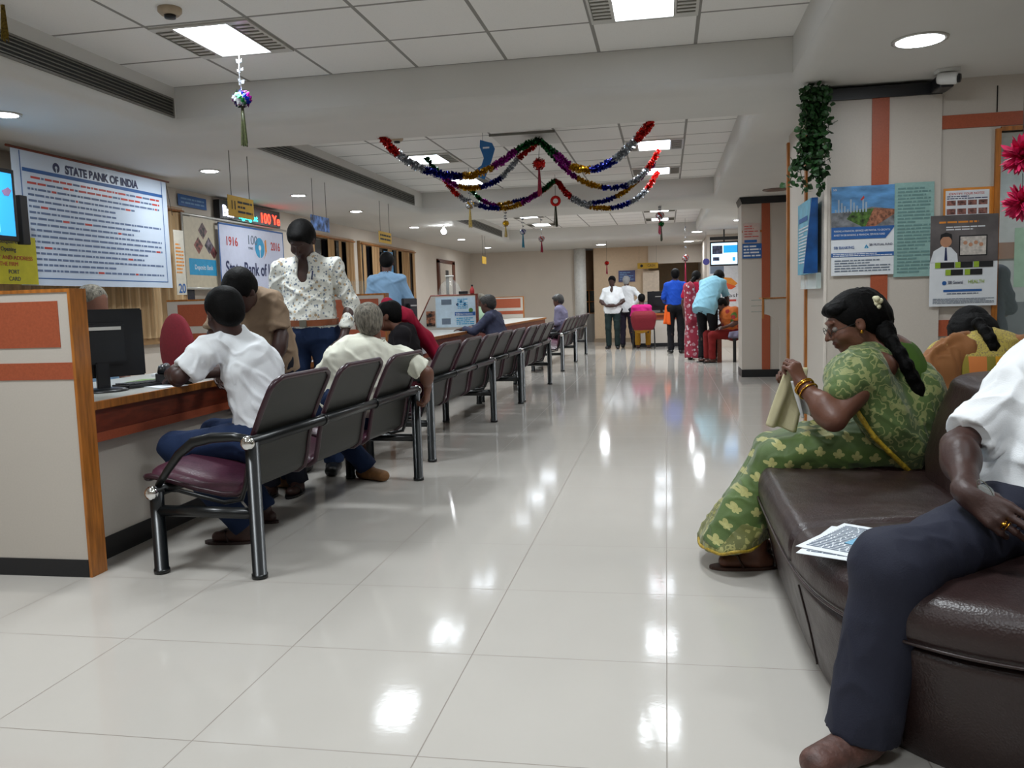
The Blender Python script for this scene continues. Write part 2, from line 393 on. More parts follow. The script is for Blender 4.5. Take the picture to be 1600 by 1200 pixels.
# recess with glazed cabinet at the far wall
d = empty('glazed_cabinet', (-1.95, 22.0, 0), label='glazed cabinet with dark panes in the recess by the white far column', cat='cabinet')
MB().box(-.22, .2, -.02, .3, 0, .72).build('cabinet_base', M_lam, d)
MB().box(-.2, .18, .02, .3, .72, 1.32).build('cabinet_body', mat('dark cabinet glass', (26, 28, 24), .12), d)
b = MB()
for x in (-.21, -.02, .17): b.box(x, x+.025, -.01, .02, .72, 1.34)
for z in (.72, 1.02, 1.31): b.box(-.21, .19, -.01, .02, z, z+.025)
b.build('cabinet_frame', M_wood, d)

# ------------------------------------------------------------------ ceiling lamps
def panel_lamp(x, y, lab, bay, grp='square recessed ceiling light panels'):
    t = empty('ceiling_light', (x, y, ZH), label=lab, cat='ceiling light', group=grp)
    b = MB(); b.box(-.295, .295, -.295, -.27, -.012, 0); b.box(-.295, .295, .27, .295, -.012, 0); b.box(-.295, -.16, -.27, .27, -.012, 0); b.box(.16, .295, -.27, .27, -.012, 0)
    b.build('lamp_frame', M_steel2, t)
    MB().box(-.16, .16, -.27, .27, -.006, 0).build('diffuser', M_lampem, t)
    for sx in (-1, 1):
        b = MB()
        for k in range(9): b.box(sx*.228-.05, sx*.228+.05, -.24+.055*k, -.225+.055*k, -.016, -.012)
        b.box(sx*.228-.053, sx*.228-.048, -.24, .215, -.016, -.012)
        b.build('louvre', M_steel, t)
    ld = bpy.data.lights.new('light', 'AREA'); ld.shape = 'RECTANGLE'; ld.size = .31; ld.size_y = .53; ld.energy = PANEL_W*{'nearest': 1.25, 'middle': .70, 'last': 1.6}[bay]; ld.color = LAMP_COL; ld.spread = math.radians(142)
    lo = bpy.data.objects.new('lamp_light', ld); COL.objects.link(lo); lo.parent = t; lo.location = (0, 0, -.02)
M_steel2 = mat('satin lamp frame', (196, 194, 188), .3, metal=.3, var=.02)
M_lampem = emis('lit diffuser', (235, 244, 255), PANEL_EM)
M_downem = emis('lit downlight', (240, 246, 255), 14)
rows = {0: (4.70, 2.3, -.1), 1: (7.2, 9.03, 10.86), 2: (13.9, 15.7, 17.5)}  # first bay: second and third rows are unseen lights added for illumination
oc = ['nearest', 'middle', 'farthest']
for k, ys in rows.items():
    for j, y in enumerate(ys):
        for x, s in ((-2.5, 'left'), (-.1, 'right')):
            if k == 0: lab = 'bright square ceiling light on the %s side of the %s' % (s, ('tiled bay nearest the camera', 'unseen bay above the camera, added for illumination', 'unseen bay behind the camera, added for illumination')[j])
            else: lab = '%s square ceiling light of the %s row in the %s tiled bay' % (oc[j], s, ('', 'middle', 'last')[k])
            panel_lamp(x, y, lab, ('nearest', 'middle', 'last')[k])
def downlight(x, y, r, lab, k=1.):
    t = empty('downlight', (x, y, ZL), label=lab, cat='downlight', group='round recessed downlights')
    MB().lathe([(r+.02, 0), (r+.02, -.006), (r, -.008), (r, -.002)], (0, 0, 0), 28).build('trim_ring', M_steel2, t)
    MB().lathe([(r*.98, -.0085), (r*.6, -.012), (.001, -.013)], (0, 0, 0), 28).build('bulb_cover', M_downem, t)
    ld = bpy.data.lights.new('light', 'AREA'); ld.shape = 'DISK'; ld.size = r*1.8; ld.energy = DOWN_W*k; ld.color = LAMP_COL
    lo = bpy.data.objects.new('lamp_light', ld); COL.objects.link(lo); lo.parent = t; lo.location = (0, 0, -.022)
ords = ['first', 'second', 'third', 'fourth', 'fifth', 'sixth']
for i, y in enumerate((4.78, 7.2, 9.09, 10.9, 13.55, 19.4)):
    downlight(-4.05, y, .075, 'small round downlight over the left counters, %s from the camera' % ords[i], 2.1)
downlight(1.287, 4.76, .115, 'large round downlight in the soffit before the near pier', .7)
downlight(1.3, 1.6, .115, 'large round downlight above the brown sofa')
downlight(2.9, 4.7, .1, 'round downlight in front of the glass screen')
downlight(3.0, 7.4, .1, 'round downlight behind the glass screen', 2.0)
downlight(-1.48, 20.05, .11, 'round downlight near the panelled far wall', 1.8)
downlight(.53, 20.2, .11, 'round downlight in front of the cash office', 1.8)
downlight(.62, 17.3, .1, 'round downlight beside the far hanging screen')
downlight(1.25, 15.0, .1, 'round downlight behind the far pier')
downlight(-4.0, 16.6, .075, 'round downlight over the last curtained window')
# bare bright bulb on the left ceiling
t = empty('ceiling_bulb', tuple(atz(693, 352, ZL)), label='bare glaring bulb hanging under the left ceiling before the far wall', cat='bulb')
t.location.z = ZL
MB().tube([(0, 0, 0), (0, 0, -.06)], .02).build('bulb_holder', M_white, t)
MB().ball((0, 0, -.10), .045).build('bulb', emis('bulb glow', (245, 250, 255), 30), t)
# round diffusers/sensors on ceiling
for px, py, z, lab in ((265, 13, ZH, 'round cream smoke detector on the near tiled ceiling'), (620, 215, ZH, 'round cream smoke detector beyond the first beam')):
    p = atz(px, py, z); t = empty('smoke_detector', (p.x, p.y, z), label=lab, cat='smoke detector')
    MB().lathe([(.06, 0), (.06, -.02), (.045, -.035)], (0, 0, 0)).build('detector_base', mat('aged cream plastic', (176, 158, 134), .5), t)
    MB().lathe([(.03, -.035), (.028, -.05), (.001, -.052)], (0, 0, 0)).build('detector_sensor', M_plast, t)
t = empty('round_vent', (1.326, 10.9, ZL), label='flat round brownish ceiling diffuser in front of the far pier', cat='vent')
MB().lathe([(.15, 0), (.15, -.01), (.13, -.015), (.001, -.015)], (0, 0, 0), 28).build('vent_plate', mat('brownish metal', (120, 100, 90), .5), t)
# air grilles in the soffit faces
def grille(y0, y1, z0, z1, lab):
    t = empty('air_grille', (-3.37, y0, z0), label=lab, cat='air grille', group='long linear air grilles')
    L_, H_ = y1-y0, z1-z0
    MB().box(0, .004, 0, L_, 0, H_).build('grille_backing', mat('grille shadow', (44, 44, 42), .7), t)
    b = MB(); b.box(0, .012, -.01, L_+.01, -.012, 0).box(0, .012, -.01, L_+.01, H_, H_+.012).box(0, .012, -.012, 0, 0, H_).box(0, .012, L_, L_+.012, 0, H_)
    b.build('grille_frame', mat('grille frame paint', (120, 117, 110), .5), t)
    b = MB()
    for k in range(5): b.box(.004, .011, 0, L_, H_*(k+.5)/5-.003, H_*(k+.5)/5+.003)
    b.build('grille_slats', M_steel, t)
grille(2.2, 5.54, 2.455, 2.565, 'long dark air grille in the soffit nearest the camera on the left')
grille(6.5, 11.3, 2.455, 2.565, 'long air grille in the second soffit bay, left')
grille(13.0, 17.6, 2.455, 2.565, 'long air grille in the last soffit bay, left')
# open hatch in middle bay
p0 = atz(768, 211, ZH); t = empty('ceiling_hatch', (-1.3, 8.25, ZH), label='dark-edged loose ceiling tile where the garlands hang', cat='ceiling hatch')
MB().box(-.3, .3, -.3, .3, -.012, -.002).build('hatch_tile', M_plaster, t)
MB().box(-.31, .31, -.318, -.3, -.022, 0).build('hatch_lip', M_steel, t)

# ================================================================== DISTANCE-FIELD MODELLING (people, cloth, soft things)
V3 = lambda *a: np.array(a, float)
def nrm(v): v = np.asarray(v, float); return v/max(np.linalg.norm(v), 1e-9)
def cap(a, b, ra, rb=None, k=.03, sq=None, flat=False, op='u'): return ('cap', np.asarray(a, float), np.asarray(b, float), ra, ra if rb is None else rb, k, sq, flat, op)
def ell(c, r, M=None, k=.03, op='u'): return ('ell', np.asarray(c, float), np.asarray(r, float), np.eye(3) if M is None else np.asarray(M, float), k, op)
def cut(p, n, k=.004): return ('cut', np.asarray(p, float), nrm(n), k)          # removes everything on the +n side
def extents(p, pad=0.):
    if p[0] == 'cap':
        r = max(p[3], p[4])*(max(1, p[6][1]) if p[6] else 1); return np.minimum(p[1], p[2])-r-pad, np.maximum(p[1], p[2])+r+pad
    r = np.abs(p[3].T) @ p[2]; r = np.sqrt((p[3].T**2) @ (p[2]**2)); return p[1]-r-pad, p[1]+r+pad
def sdf_mesh(prims, h):
    adds = [p for p in prims if p[0] != 'cut' and p[-1] == 'u']
    lo = np.min([extents(p)[0] for p in adds], 0)-3*h-.01; hi = np.max([extents(p)[1] for p in adds], 0)+3*h+.01
    n = np.ceil((hi-lo)/h).astype(int)+1
    F = np.full(n, .08, np.float32); ax = [lo[i]+h*np.arange(n[i]) for i in range(3)]
    for p in prims:
        if p[0] == 'cut':
            X, Y, Z = np.ix_(ax[0]-p[1][0], ax[1]-p[1][1], ax[2]-p[1][2])
            np.maximum(F, (X*p[2][0]+Y*p[2][1]+Z*p[2][2]).astype(np.float32), out=F); continue
        k = p[5] if p[0] == 'cap' else p[4]
        a, b = extents(p, .05+k); i0 = np.maximum(np.floor((a-lo)/h).astype(int), 0); i1 = np.minimum(np.ceil((b-lo)/h).astype(int)+1, n)
        if (i1 <= i0).any(): continue
        sl = tuple(slice(i0[i], i1[i]) for i in range(3)); X, Y, Z = np.ix_(*[ax[i][sl[i]] for i in range(3)])
        if p[0] == 'cap':
            _, A, B, ra, rb, k, sq, flat, op = p; ab = B-A; L2 = max(ab@ab, 1e-12)
            x, y, z = X-A[0], Y-A[1], Z-A[2]; traw = (x*ab[0]+y*ab[1]+z*ab[2])/L2; t = np.clip(traw, 0, 1)
            x = x-t*ab[0]; y = y-t*ab[1]; z = z-t*ab[2]
            if sq:
                s = nrm(sq[0]); q = (x*s[0]+y*s[1]+z*s[2])*(1-1/sq[1]); x = x-q*s[0]; y = y-q*s[1]; z = z-q*s[2]
            d = np.sqrt(x*x+y*y+z*z)-(ra+(rb-ra)*t)
            if flat:
                L = math.sqrt(L2)
                if flat in (True, 'b'): d = np.maximum(d, (traw-1)*L)
                if flat in (True, 'a'): d = np.maximum(d, -traw*L)
        else:
            _, c, r, M, k, op = p; x, y, z = X-c[0], Y-c[1], Z-c[2]
            q = [(x*M[i][0]+y*M[i][1]+z*M[i][2]) for i in range(3)]
            k0 = np.sqrt(sum((q[i]/r[i])**2 for i in range(3))); k1 = np.sqrt(sum((q[i]/r[i]**2)**2 for i in range(3)))
            d = k0*(k0-1)/np.maximum(k1, 1e-6)
        d = d.astype(np.float32); G = F[sl]
        if op == 'u':
            hh = np.clip(.5+.5*(G-d)/k, 0, 1) if k > 0 else (d < G)
            F[sl] = G*(1-hh)+d*hh-k*hh*(1-hh)
        else:
            d = -d; hh = np.clip(.5-.5*(G-d)/k, 0, 1); F[sl] = G*(1-hh)+d*hh+k*hh*(1-hh)
    F[0] = F[-1] = .05; F[:, 0] = F[:, -1] = .05; F[:, :, 0] = F[:, :, -1] = .05
    S = F < 0; nx, ny, nz = n
    c8 = [S[i:nx-1+i, j:ny-1+j, l:nz-1+l] for i in (0, 1) for j in (0, 1) for l in (0, 1)]
    cnt = sum(c.astype(np.int8) for c in c8); act = np.argwhere((cnt > 0) & (cnt < 8))
    idx = np.full((nx-1, ny-1, nz-1), -1, np.int32); idx[act[:, 0], act[:, 1], act[:, 2]] = np.arange(len(act))
    cn = [(i, j, l) for i in (0, 1) for j in (0, 1) for l in (0, 1)]
    val = {c: F[act[:, 0]+c[0], act[:, 1]+c[1], act[:, 2]+c[2]] for c in cn}
    P = np.zeros((len(act), 3)); C = np.zeros(len(act))
    for a in cn:
        for d_ in range(3):
            if a[d_]: continue
            b_ = list(a); b_[d_] = 1; b_ = tuple(b_); va, vb = val[a], val[b_]; m = (va < 0) != (vb < 0)
            t = np.where(m, va/np.where(m, va-vb, 1), 0); q = np.tile(np.array(a, float), (len(act), 1)); q[:, d_] += t
            P += q*m[:, None]; C += m
    V = lo+h*(act+P/C[:, None])
    Q = []
    for d_ in range(3):
        A = [slice(0, s) for s in n]; B = list(A); A[d_] = slice(0, n[d_]-1); B[d_] = slice(1, n[d_])
        sa, sb = S[tuple(A)], S[tuple(B)]; e = np.argwhere(sa != sb); u_, v_ = (d_+1) % 3, (d_+2) % 3
        ok = (e[:, u_] > 0) & (e[:, v_] > 0) & (e[:, u_] < n[u_]-1) & (e[:, v_] < n[v_]-1); e = e[ok]; flip = sa[e[:, 0], e[:, 1], e[:, 2]]
        def g(du, dv): q = e.copy(); q[:, u_] -= du; q[:, v_] -= dv; return idx[q[:, 0], q[:, 1], q[:, 2]]
        q = np.stack([g(1, 1), g(0, 1), g(0, 0), g(1, 0)], 1); q[~flip] = q[~flip][:, ::-1]; Q.append(q)
    Q = np.concatenate(Q); Q = Q[(Q >= 0).all(1)]
    return V, Q
def vnormals(V, Q):
    n = np.cross(V[Q[:, 2]]-V[Q[:, 0]], V[Q[:, 3]]-V[Q[:, 1]]); N = np.zeros_like(V)
    for i in range(4): np.add.at(N, Q[:, i], n)
    return N/np.maximum(np.linalg.norm(N, axis=1, keepdims=True), 1e-9)
def relax(V, Q, it=2, f=.5):
    E = np.concatenate([Q[:, [0, 1]], Q[:, [1, 2]], Q[:, [2, 3]], Q[:, [3, 0]]]); cnt = np.bincount(E[:, 0], minlength=len(V))+np.bincount(E[:, 1], minlength=len(V))
    for _ in range(it):
        A = np.zeros_like(V)
        for i in range(3): A[:, i] = np.bincount(E[:, 0], V[E[:, 1], i], len(V))+np.bincount(E[:, 1], V[E[:, 0], i], len(V))
        V = V+(A/np.maximum(cnt, 1)[:, None]-V)*f
    return V
_perm = RNG.rand(64, 64, 64).astype(np.float32)
def vnoise(P):
    i = np.floor(P).astype(int); f = P-i; f = f*f*(3-2*f); r = 0
    for a in (0, 1):
        for b in (0, 1):
            for c in (0, 1):
                wgt = (f[:, 0] if a else 1-f[:, 0])*(f[:, 1] if b else 1-f[:, 1])*(f[:, 2] if c else 1-f[:, 2])
                r = r+wgt*_perm[(i[:, 0]+a) % 64, (i[:, 1]+b) % 64, (i[:, 2]+c) % 64]
    return r*2-1
def folds(V, N, amp, s, along=None, seed=0, st=.25):
    """ridged folds; 'along' = direction in which folds run"""
    P = V.copy()
    if along is not None: a = nrm(along); P = P-np.outer(P@a, a)*(1-st)
    wv = np.stack([vnoise(P*s*.6+seed+i*7.3) for i in range(3)], 1)*.5
    n = vnoise(P*s+wv+seed*1.7); r = np.clip(1-np.abs(n)*4.0, -.45, 1)*.9; return V+N*(amp*r)[:, None]
def soft(name, prims, h, m, parent=None, fold=None, col=None, rl=2):
    V, Q = sdf_mesh(prims, h); V = relax(V, Q, rl)
    if fold:
        for fo in fold: V = folds(V, vnormals(V, Q), *fo)
    c = col(V) if col else None
    return npmesh(name, V, Q, m, parent, col=c)

# ------------------------------------------------------------------ human builder
def skin_mat(name, c): return mat(name, c, .48, var=.07, scale=30, bump=.08, bscale=120, attr='col')
def cloth_mat(name, c, rough=.85, var=.05, scale=9): return mat(name, c, rough, var=var, scale=scale, bump=.12, bscale=260, spec=.25)
H_black = mat('black hair', (9, 8, 8), .65, var=.3, scale=40, bump=.25, bscale=140, spec=.12)
H_grey = mat('grey hair', (124, 118, 106), .65, var=.45, scale=44, bump=.5, bscale=120, stretch=(2, 2, .6), spec=.3)
H_salt = mat('greying dark hair', (48, 46, 44), .55, var=.4, scale=34, bump=.8, bscale=70)
def fr3(f, u):
    f = nrm(f); u = np.asarray(u, float); r = nrm(np.cross(f, u)); u = np.cross(r, f); return r, f, u
def head_prims(c, f, u, s=1., chin=1., k=.012, fine=True):
    r, f, u = fr3(f, u); M = np.array([r, f, u]); L = lambda x, y, z: np.asarray(c)+(r*x+f*y+u*z)*s
    E = lambda x, y, z, a, b, d, k=k, op='u': ell(L(x, y, z), np.array([a, b, d])*s, M, k*s, op)
    P = [E(0, -.015, .03, .073, .093, .083), E(0, .02, -.03, .059, .070, .080, .02), E(0, .045, -.082, .036, .034, .026, .02), E(0, .0, -.07, .05, .05, .035, .02)]
    if fine:
        P += [E(.031, .102, .006, .017, .016, .012, .012, 's'), E(-.031, .102, .006, .017, .016, .012, .012, 's'),
              E(0, .082, .033, .046, .012, .009, .012), cap(L(0, .088, .014), L(0, .110, -.022), .0065*s, .0105*s, .010*s),
              E(.0125, .096, -.026, .008, .009, .007, .006), E(-.0125, .096, -.026, .008, .009, .007, .006),
              E(0, .088, -.048, .022, .011, .0055, .006), E(0, .086, -.061, .019, .011, .0065, .006), E(0, .098, -.0545, .022, .01, .0018, .002, 's'),
              E(.034, .06, -.025, .024, .026, .022, .02), E(-.034, .06, -.025, .024, .026, .022, .02)]
    for sx in (-1, 1):
        P += [E(sx*.076, -.004, -.004, .009, .018, .030, .008), E(sx*.084, .002, -.0, .006, .009, .016, .004, 's')]
    return P
def hand_prims(wr, d, n, side, curl=(.5, .5, .55, .6), s=1., spread=.06, thumb=(.55, .35), k=.006):
    """wr wrist, d towards knuckles, n = palm normal (out of the palm), side = +1 thumb lies on d x n side"""
    d = nrm(d); n = nrm(np.asarray(n, float)-d*(np.dot(n, d))); a = np.cross(d, n)*side; wr = np.asarray(wr, float); P = []
    L = lambda x, y, z: wr+(a*x+d*y+n*z)*s
    P += [cap(L(0, -.02, 0), L(0, .02, 0), .022*s, .026*s, .02*s, (n, .75))]
    ks = [(.030, .083), (.010, .088), (-.011, .084), (-.030, .074)]; ln = [(.040, .025, .021), (.045, .028, .022), (.041, .026, .021), (.032, .020, .019)]
    for i, ((x, y), l) in enumerate(zip(ks, ln)):
        P.append(cap(L(x*.55, .012, 0), L(x, y, 0), .0145*s, .0105*s, .010*s))
        p = L(x, y, 0); ang = curl[i]*.55; sp = spread*(1.5-i); rr = .0090*s
        for q, ll in enumerate(l):
            dr = (d*math.cos(ang)+n*math.sin(ang)+a*sp*math.cos(ang)); dr = nrm(dr); p2 = p+dr*ll*s
            P.append(cap(p, p2, rr, rr*.92, .0035*s)); p = p2; rr *= .93; ang += curl[i]*(1.0 if q == 0 else .75)
    p = L(.020, .012, .006); th, tc = thumb; dr = nrm(d*math.cos(th)+a*math.sin(th)+n*.35)
    P.append(cap(L(.006, .004, .0), p+dr*.036*s, .016*s, .0125*s, .012*s)); p = p+dr*.036*s
    for ll, r_ in ((.032, .0105), (.026, .0095)):
        dr = nrm(dr+n*tc*.8+d*tc*.5-a*tc*.5); P.append(cap(p, p+dr*ll*s, r_*s, r_*.88*s, .004*s)); p = p+dr*ll*s
    return P
def stand(pos, a, H=1.65, **ov):
    """default standing joints; a = facing angle in degrees (0 = +X). Overrides are local (right, forward, up) at H = 1.65"""
    J = dict(pel=(0, 0, .92), che=(0, .01, 1.20), nek=(0, -.01, 1.385), hd=(0, .02, 1.53), hf=(0, 1, -.05), hu=(0, .05, 1),
             sR=(.168, 0, 1.335), eR=(.215, -.03, 1.08), wR=(.22, .05, .85), dR=(0, .1, -1), nR=(-1, 0, 0),
             sL=(-.168, 0, 1.335), eL=(-.215, -.03, 1.08), wL=(-.22, .05, .85), dL=(0, .1, -1), nL=(1, 0, 0),
             pR=(.09, 0, .88), kR=(.10, .02, .48), aR=(.10, -.02, .085), tR=(.13, .15, .03), pL=(-.09, 0, .88), kL=(-.10, .02, .48), aL=(-.10, -.02, .085), tL=(-.13, .15, .03))
    J.update(ov); a = math.radians(a); f = V3(math.cos(a), math.sin(a), 0); r = V3(math.sin(a), -math.cos(a), 0); s = H/1.65; out = {}
    for k, v in J.items():
        v = np.asarray(v, float); wv = r*v[0]+f*v[1]+V3(0, 0, v[2])
        out[k] = wv if k in ('hf', 'hu', 'dR', 'dL', 'nR', 'nL') else wv*s+V3(*pos)
    out['s'] = s; return out
def sit(pos, a, H=1.65, **ov):
    d = dict(pel=(0, 0, .53), che=(0, .04, .80), nek=(0, .03, .99), hd=(0, .07, 1.13), hf=(0, 1, -.15), hu=(0, .15, 1),
             sR=(.175, .03, .95), eR=(.21, .03, .70), wR=(.17, .25, .63), dR=(0, 1, -.1), nR=(0, 0, -1), sL=(-.175, .03, .95), eL=(-.21, .03, .70), wL=(-.17, .25, .63), dL=(0, 1, -.1), nL=(0, 0, -1),
             pR=(.09, .03, .50), kR=(.12, .45, .50), aR=(.12, .45, .085), tR=(.14, .62, .03), pL=(-.09, .03, .50), kL=(-.12, .45, .50), aL=(-.12, .45, .085), tL=(-.14, .62, .03))
    d.update(ov); return stand(pos, a, H, **d)
def torso_prims(J, w=1., belly=0., g=0., k=.05, bust=0.):
    s = J['s']; R = nrm(J['sR']-J['sL']); up = nrm(J['nek']-J['pel']); Fw = np.cross(up, R); R = np.cross(Fw, up); M = np.array([R, Fw, up])
    mid = (J['pel']+J['che'])/2+Fw*belly*.5
    P = [ell(J['pel']+Fw*0, np.array([.165*w+g, .118+g, .12+g])*s, M, k), ell(mid, np.array([.148*w+g, .105+belly*.7+g, .17+g])*s, M, k),
         ell(J['che']+up*.02, np.array([.158*w+g, .108+g, .185+g])*s, M, k)]
    for S_ in ('sR', 'sL'): P.append(cap(J['nek']-up*.03*s, J[S_]-up*.012*s+(J['nek']-J[S_])*.06, (.046+g)*s, (.046+g)*s, k*.8))
    for S_ in ('pR', 'pL'): P.append(ell(J[S_]-Fw*.035*s, np.array([.09*w+g, .10+g, .10+g])*s, M, k))
    if bust:
        for sx in (-1, 1): P.append(ell(J['che']+Fw*.085*s+R*sx*.07*s, np.array([.06, .05, .055])*s*bust, M, .03))
    return P
def person(label, J, skin, h=.012, w=1., belly=0., arm=1., leg=1., fine=False, hands=None, hair='short', hairm=None, feet='shoe', shoem=None, top=None, bottom=None, group=None, cat='person', bust=0, headk=1., extra_skin=(), neckr=.052):
    """one continuous skin body; clothing and hair are its children"""
    root = empty('person', tuple((J['pel'][0], J['pel'][1], 0)), label=label, cat=cat, group=group)
    s = J['s']; P = torso_prims(J, w, belly, -.007 if top else 0, bust=bust); ca = .9 if top else 1; cl = .86 if bottom else 1
    hc = J['hd']; r, f, u = fr3(J['hf'], J['hu'])
    P.append(cap(J['nek']-nrm(J['nek']-J['pel'])*.03, hc-u*.055*s-f*.012*s, neckr*s*1.1, neckr*s*.95, .03))
    for S_ in 'RL':
        sg = 1 if S_ == 'R' else -1
        P += [cap(J['s'+S_]+(J['nek']-J['s'+S_])*(.08 if top else 0)-V3(0, 0, .012 if top else 0), J['e'+S_], .047*s*arm*ca, .037*s*arm*ca, .035), cap(J['e'+S_], J['w'+S_], .037*s*arm, .025*s*arm, .02)]
        mdp = J['e'+S_]*.72+J['w'+S_]*.28; P.append(ell(mdp, np.array([.040, .040, .055])*s*arm, None, .03))
        ho = (hands or {}).get(S_, {}); P += hand_prims(J['w'+S_], J['d'+S_], J['n'+S_], ho.get('side', sg), ho.get('curl', (.35, .4, .45, .5)), s*ho.get('s', 1.), thumb=ho.get('thumb', (.5, .3)), spread=ho.get('spread', .05))
        P += [cap(J['p'+S_], J['k'+S_], .083*s*leg*cl, .055*s*leg*cl, .04), cap(J['k'+S_], J['a'+S_], .054*s*leg*cl, .036*s*leg, .03)]
        kn, an = J['k'+S_], J['a'+S_]; P.append(ell(kn*.68+an*.32-nrm(J['t'+S_]-an)*.02*s, np.array([.052, .055, .10])*s*leg*(.84 if bottom else 1), None, .04))
        an, to = J['a'+S_], J['t'+S_]; tf = nrm((to-an)*V3(1, 1, 0)); low = an*V3(1, 1, 0)+V3(0, 0, .032*s)
        P += [cap(low-tf*.045*s, low-tf*.01*s, .030*s, .032*s, .02), cap(an-V3(0, 0, .01), low+tf*.09*s, .034*s, .024*s, .03), cap(low, low+tf*.13*s, .03*s, .026*s, .02, (np.cross(tf, V3(0, 0, 1)), 1.35))]
    P = list(P)+head_prims(hc, f, u, s*headk, fine=fine or h < .009)+list(extra_skin)
    V, Q = sdf_mesh(P, h); V = relax(V, Q, 1)
    base = np.array(lin(skin)); c = np.tile(base, (len(V), 1)); q = V-hc; lx, lf, lu = q@r/s, q@f/s, q@u/s
    lip = (np.abs(lx) < .024) & (lf > .075) & (lu < -.040) & (lu > -.070); c[lip] *= (.8, .55, .55)
    npmesh('body', V, Q, skin_mat('brown skin %d' % sum(skin), skin), root, col=c)
    if fine:
        for sx in (-1, 1):
            ec = hc+(r*sx*.031+f*.0765+u*.006)*s*headk; MB().ball(ec, .0115*s).build('eye', mat('eye white', (120, 110, 104), .3), root)
            MB().ball(ec+f*.0078*s, .0052*s).build('iris', mat('dark iris', (20, 12, 10), .15), root)
    hm = hairm or H_black; M = np.array([r, f, u]); Lh = lambda x, y, z: hc+(r*x+f*y+u*z)*s*headk
    if hair in ('short', 'woman', 'thin'):
        g = .010 if hair == 'short' else .008
        if hair == 'thin': g = .003
        HP = [ell(Lh(0, -.020, .038), np.array([.075+g, .094+g, .080+g])*s*headk, M, .02), ell(Lh(0, -.055, -.005), np.array([.064+g, .055+g, .065+g])*s*headk, M, .02)]
        if hair == 'short': HP.append(ell(Lh(0, .045, .078), np.array([.055, .045, .030])*s*headk, M, .02))
        HP += [ell(Lh(0, .095, -.025), np.array([.080, .085, .085])*s*headk, M, .008, 's')]
        if hair != 'woman': HP += [ell(Lh(sx*.085, .01, -.045), np.array([.03, .045, .05])*s*headk, M, .006, 's') for sx in (-1, 1)]
        HP.append(cut(Lh(0, 0, -.085), -u))
        soft('hair', HP, max(h, .006), hm, root, fold=[(.0011, 75, f*.3+u, 3, .15)])
    if top: top(root, J, h)
    if bottom: bottom(root, J, h)
    for S_ in 'RL':
        an, to = J['a'+S_], J['t'+S_]; tf = nrm((to-an)*V3(1, 1, 0)); z0 = V3(an[0], an[1], 0); sw = np.cross(tf, V3(0, 0, 1))
        if feet == 'shoe':
            b_ = [cap(z0-tf*.045*s+V3(0, 0, .038), z0+tf*.01*s+V3(0, 0, .05), .040*s, .046*s, .02), cap(z0+V3(0, 0, .04), z0+tf*.15*s+V3(0, 0, .034), .042*s, .036*s, .02, (sw, 1.18)), cut(V3(0, 0, .004), V3(0, 0, -1)), cut(V3(0, 0, .105*s), V3(0, 0, 1))]
            soft('shoe', b_, max(h*.8, .006), shoem or M_plast, root)
        elif feet == 'sandal':
            m_ = MB(); n_ = 20
            out = [tuple((z0+tf*(.052+.142*math.cos(2*PI*q/n_))*s+sw*(.046+.006*math.cos(2*PI*q/n_))*math.sin(2*PI*q/n_)*s)[:2]) for q in range(n_)]
            m_.prism(out, (0, 0, .001), (1, 0, 0), (0, 1, 0), (0, 0, 1), .012); m_.build('sandal_sole', shoem or M_plast, root)
            MB().tube([z0+tf*.06*s+sw*.046*s+V3(0, 0, .012), z0+tf*.085*s+sw*.022*s+V3(0, 0, .062), z0+tf*.125*s+V3(0, 0, .050), z0+tf*.085*s-sw*.022*s+V3(0, 0, .062), z0+tf*.06*s-sw*.046*s+V3(0, 0, .012)], .006, 8).build('sandal_strap', shoem or M_plast, root)
    return root
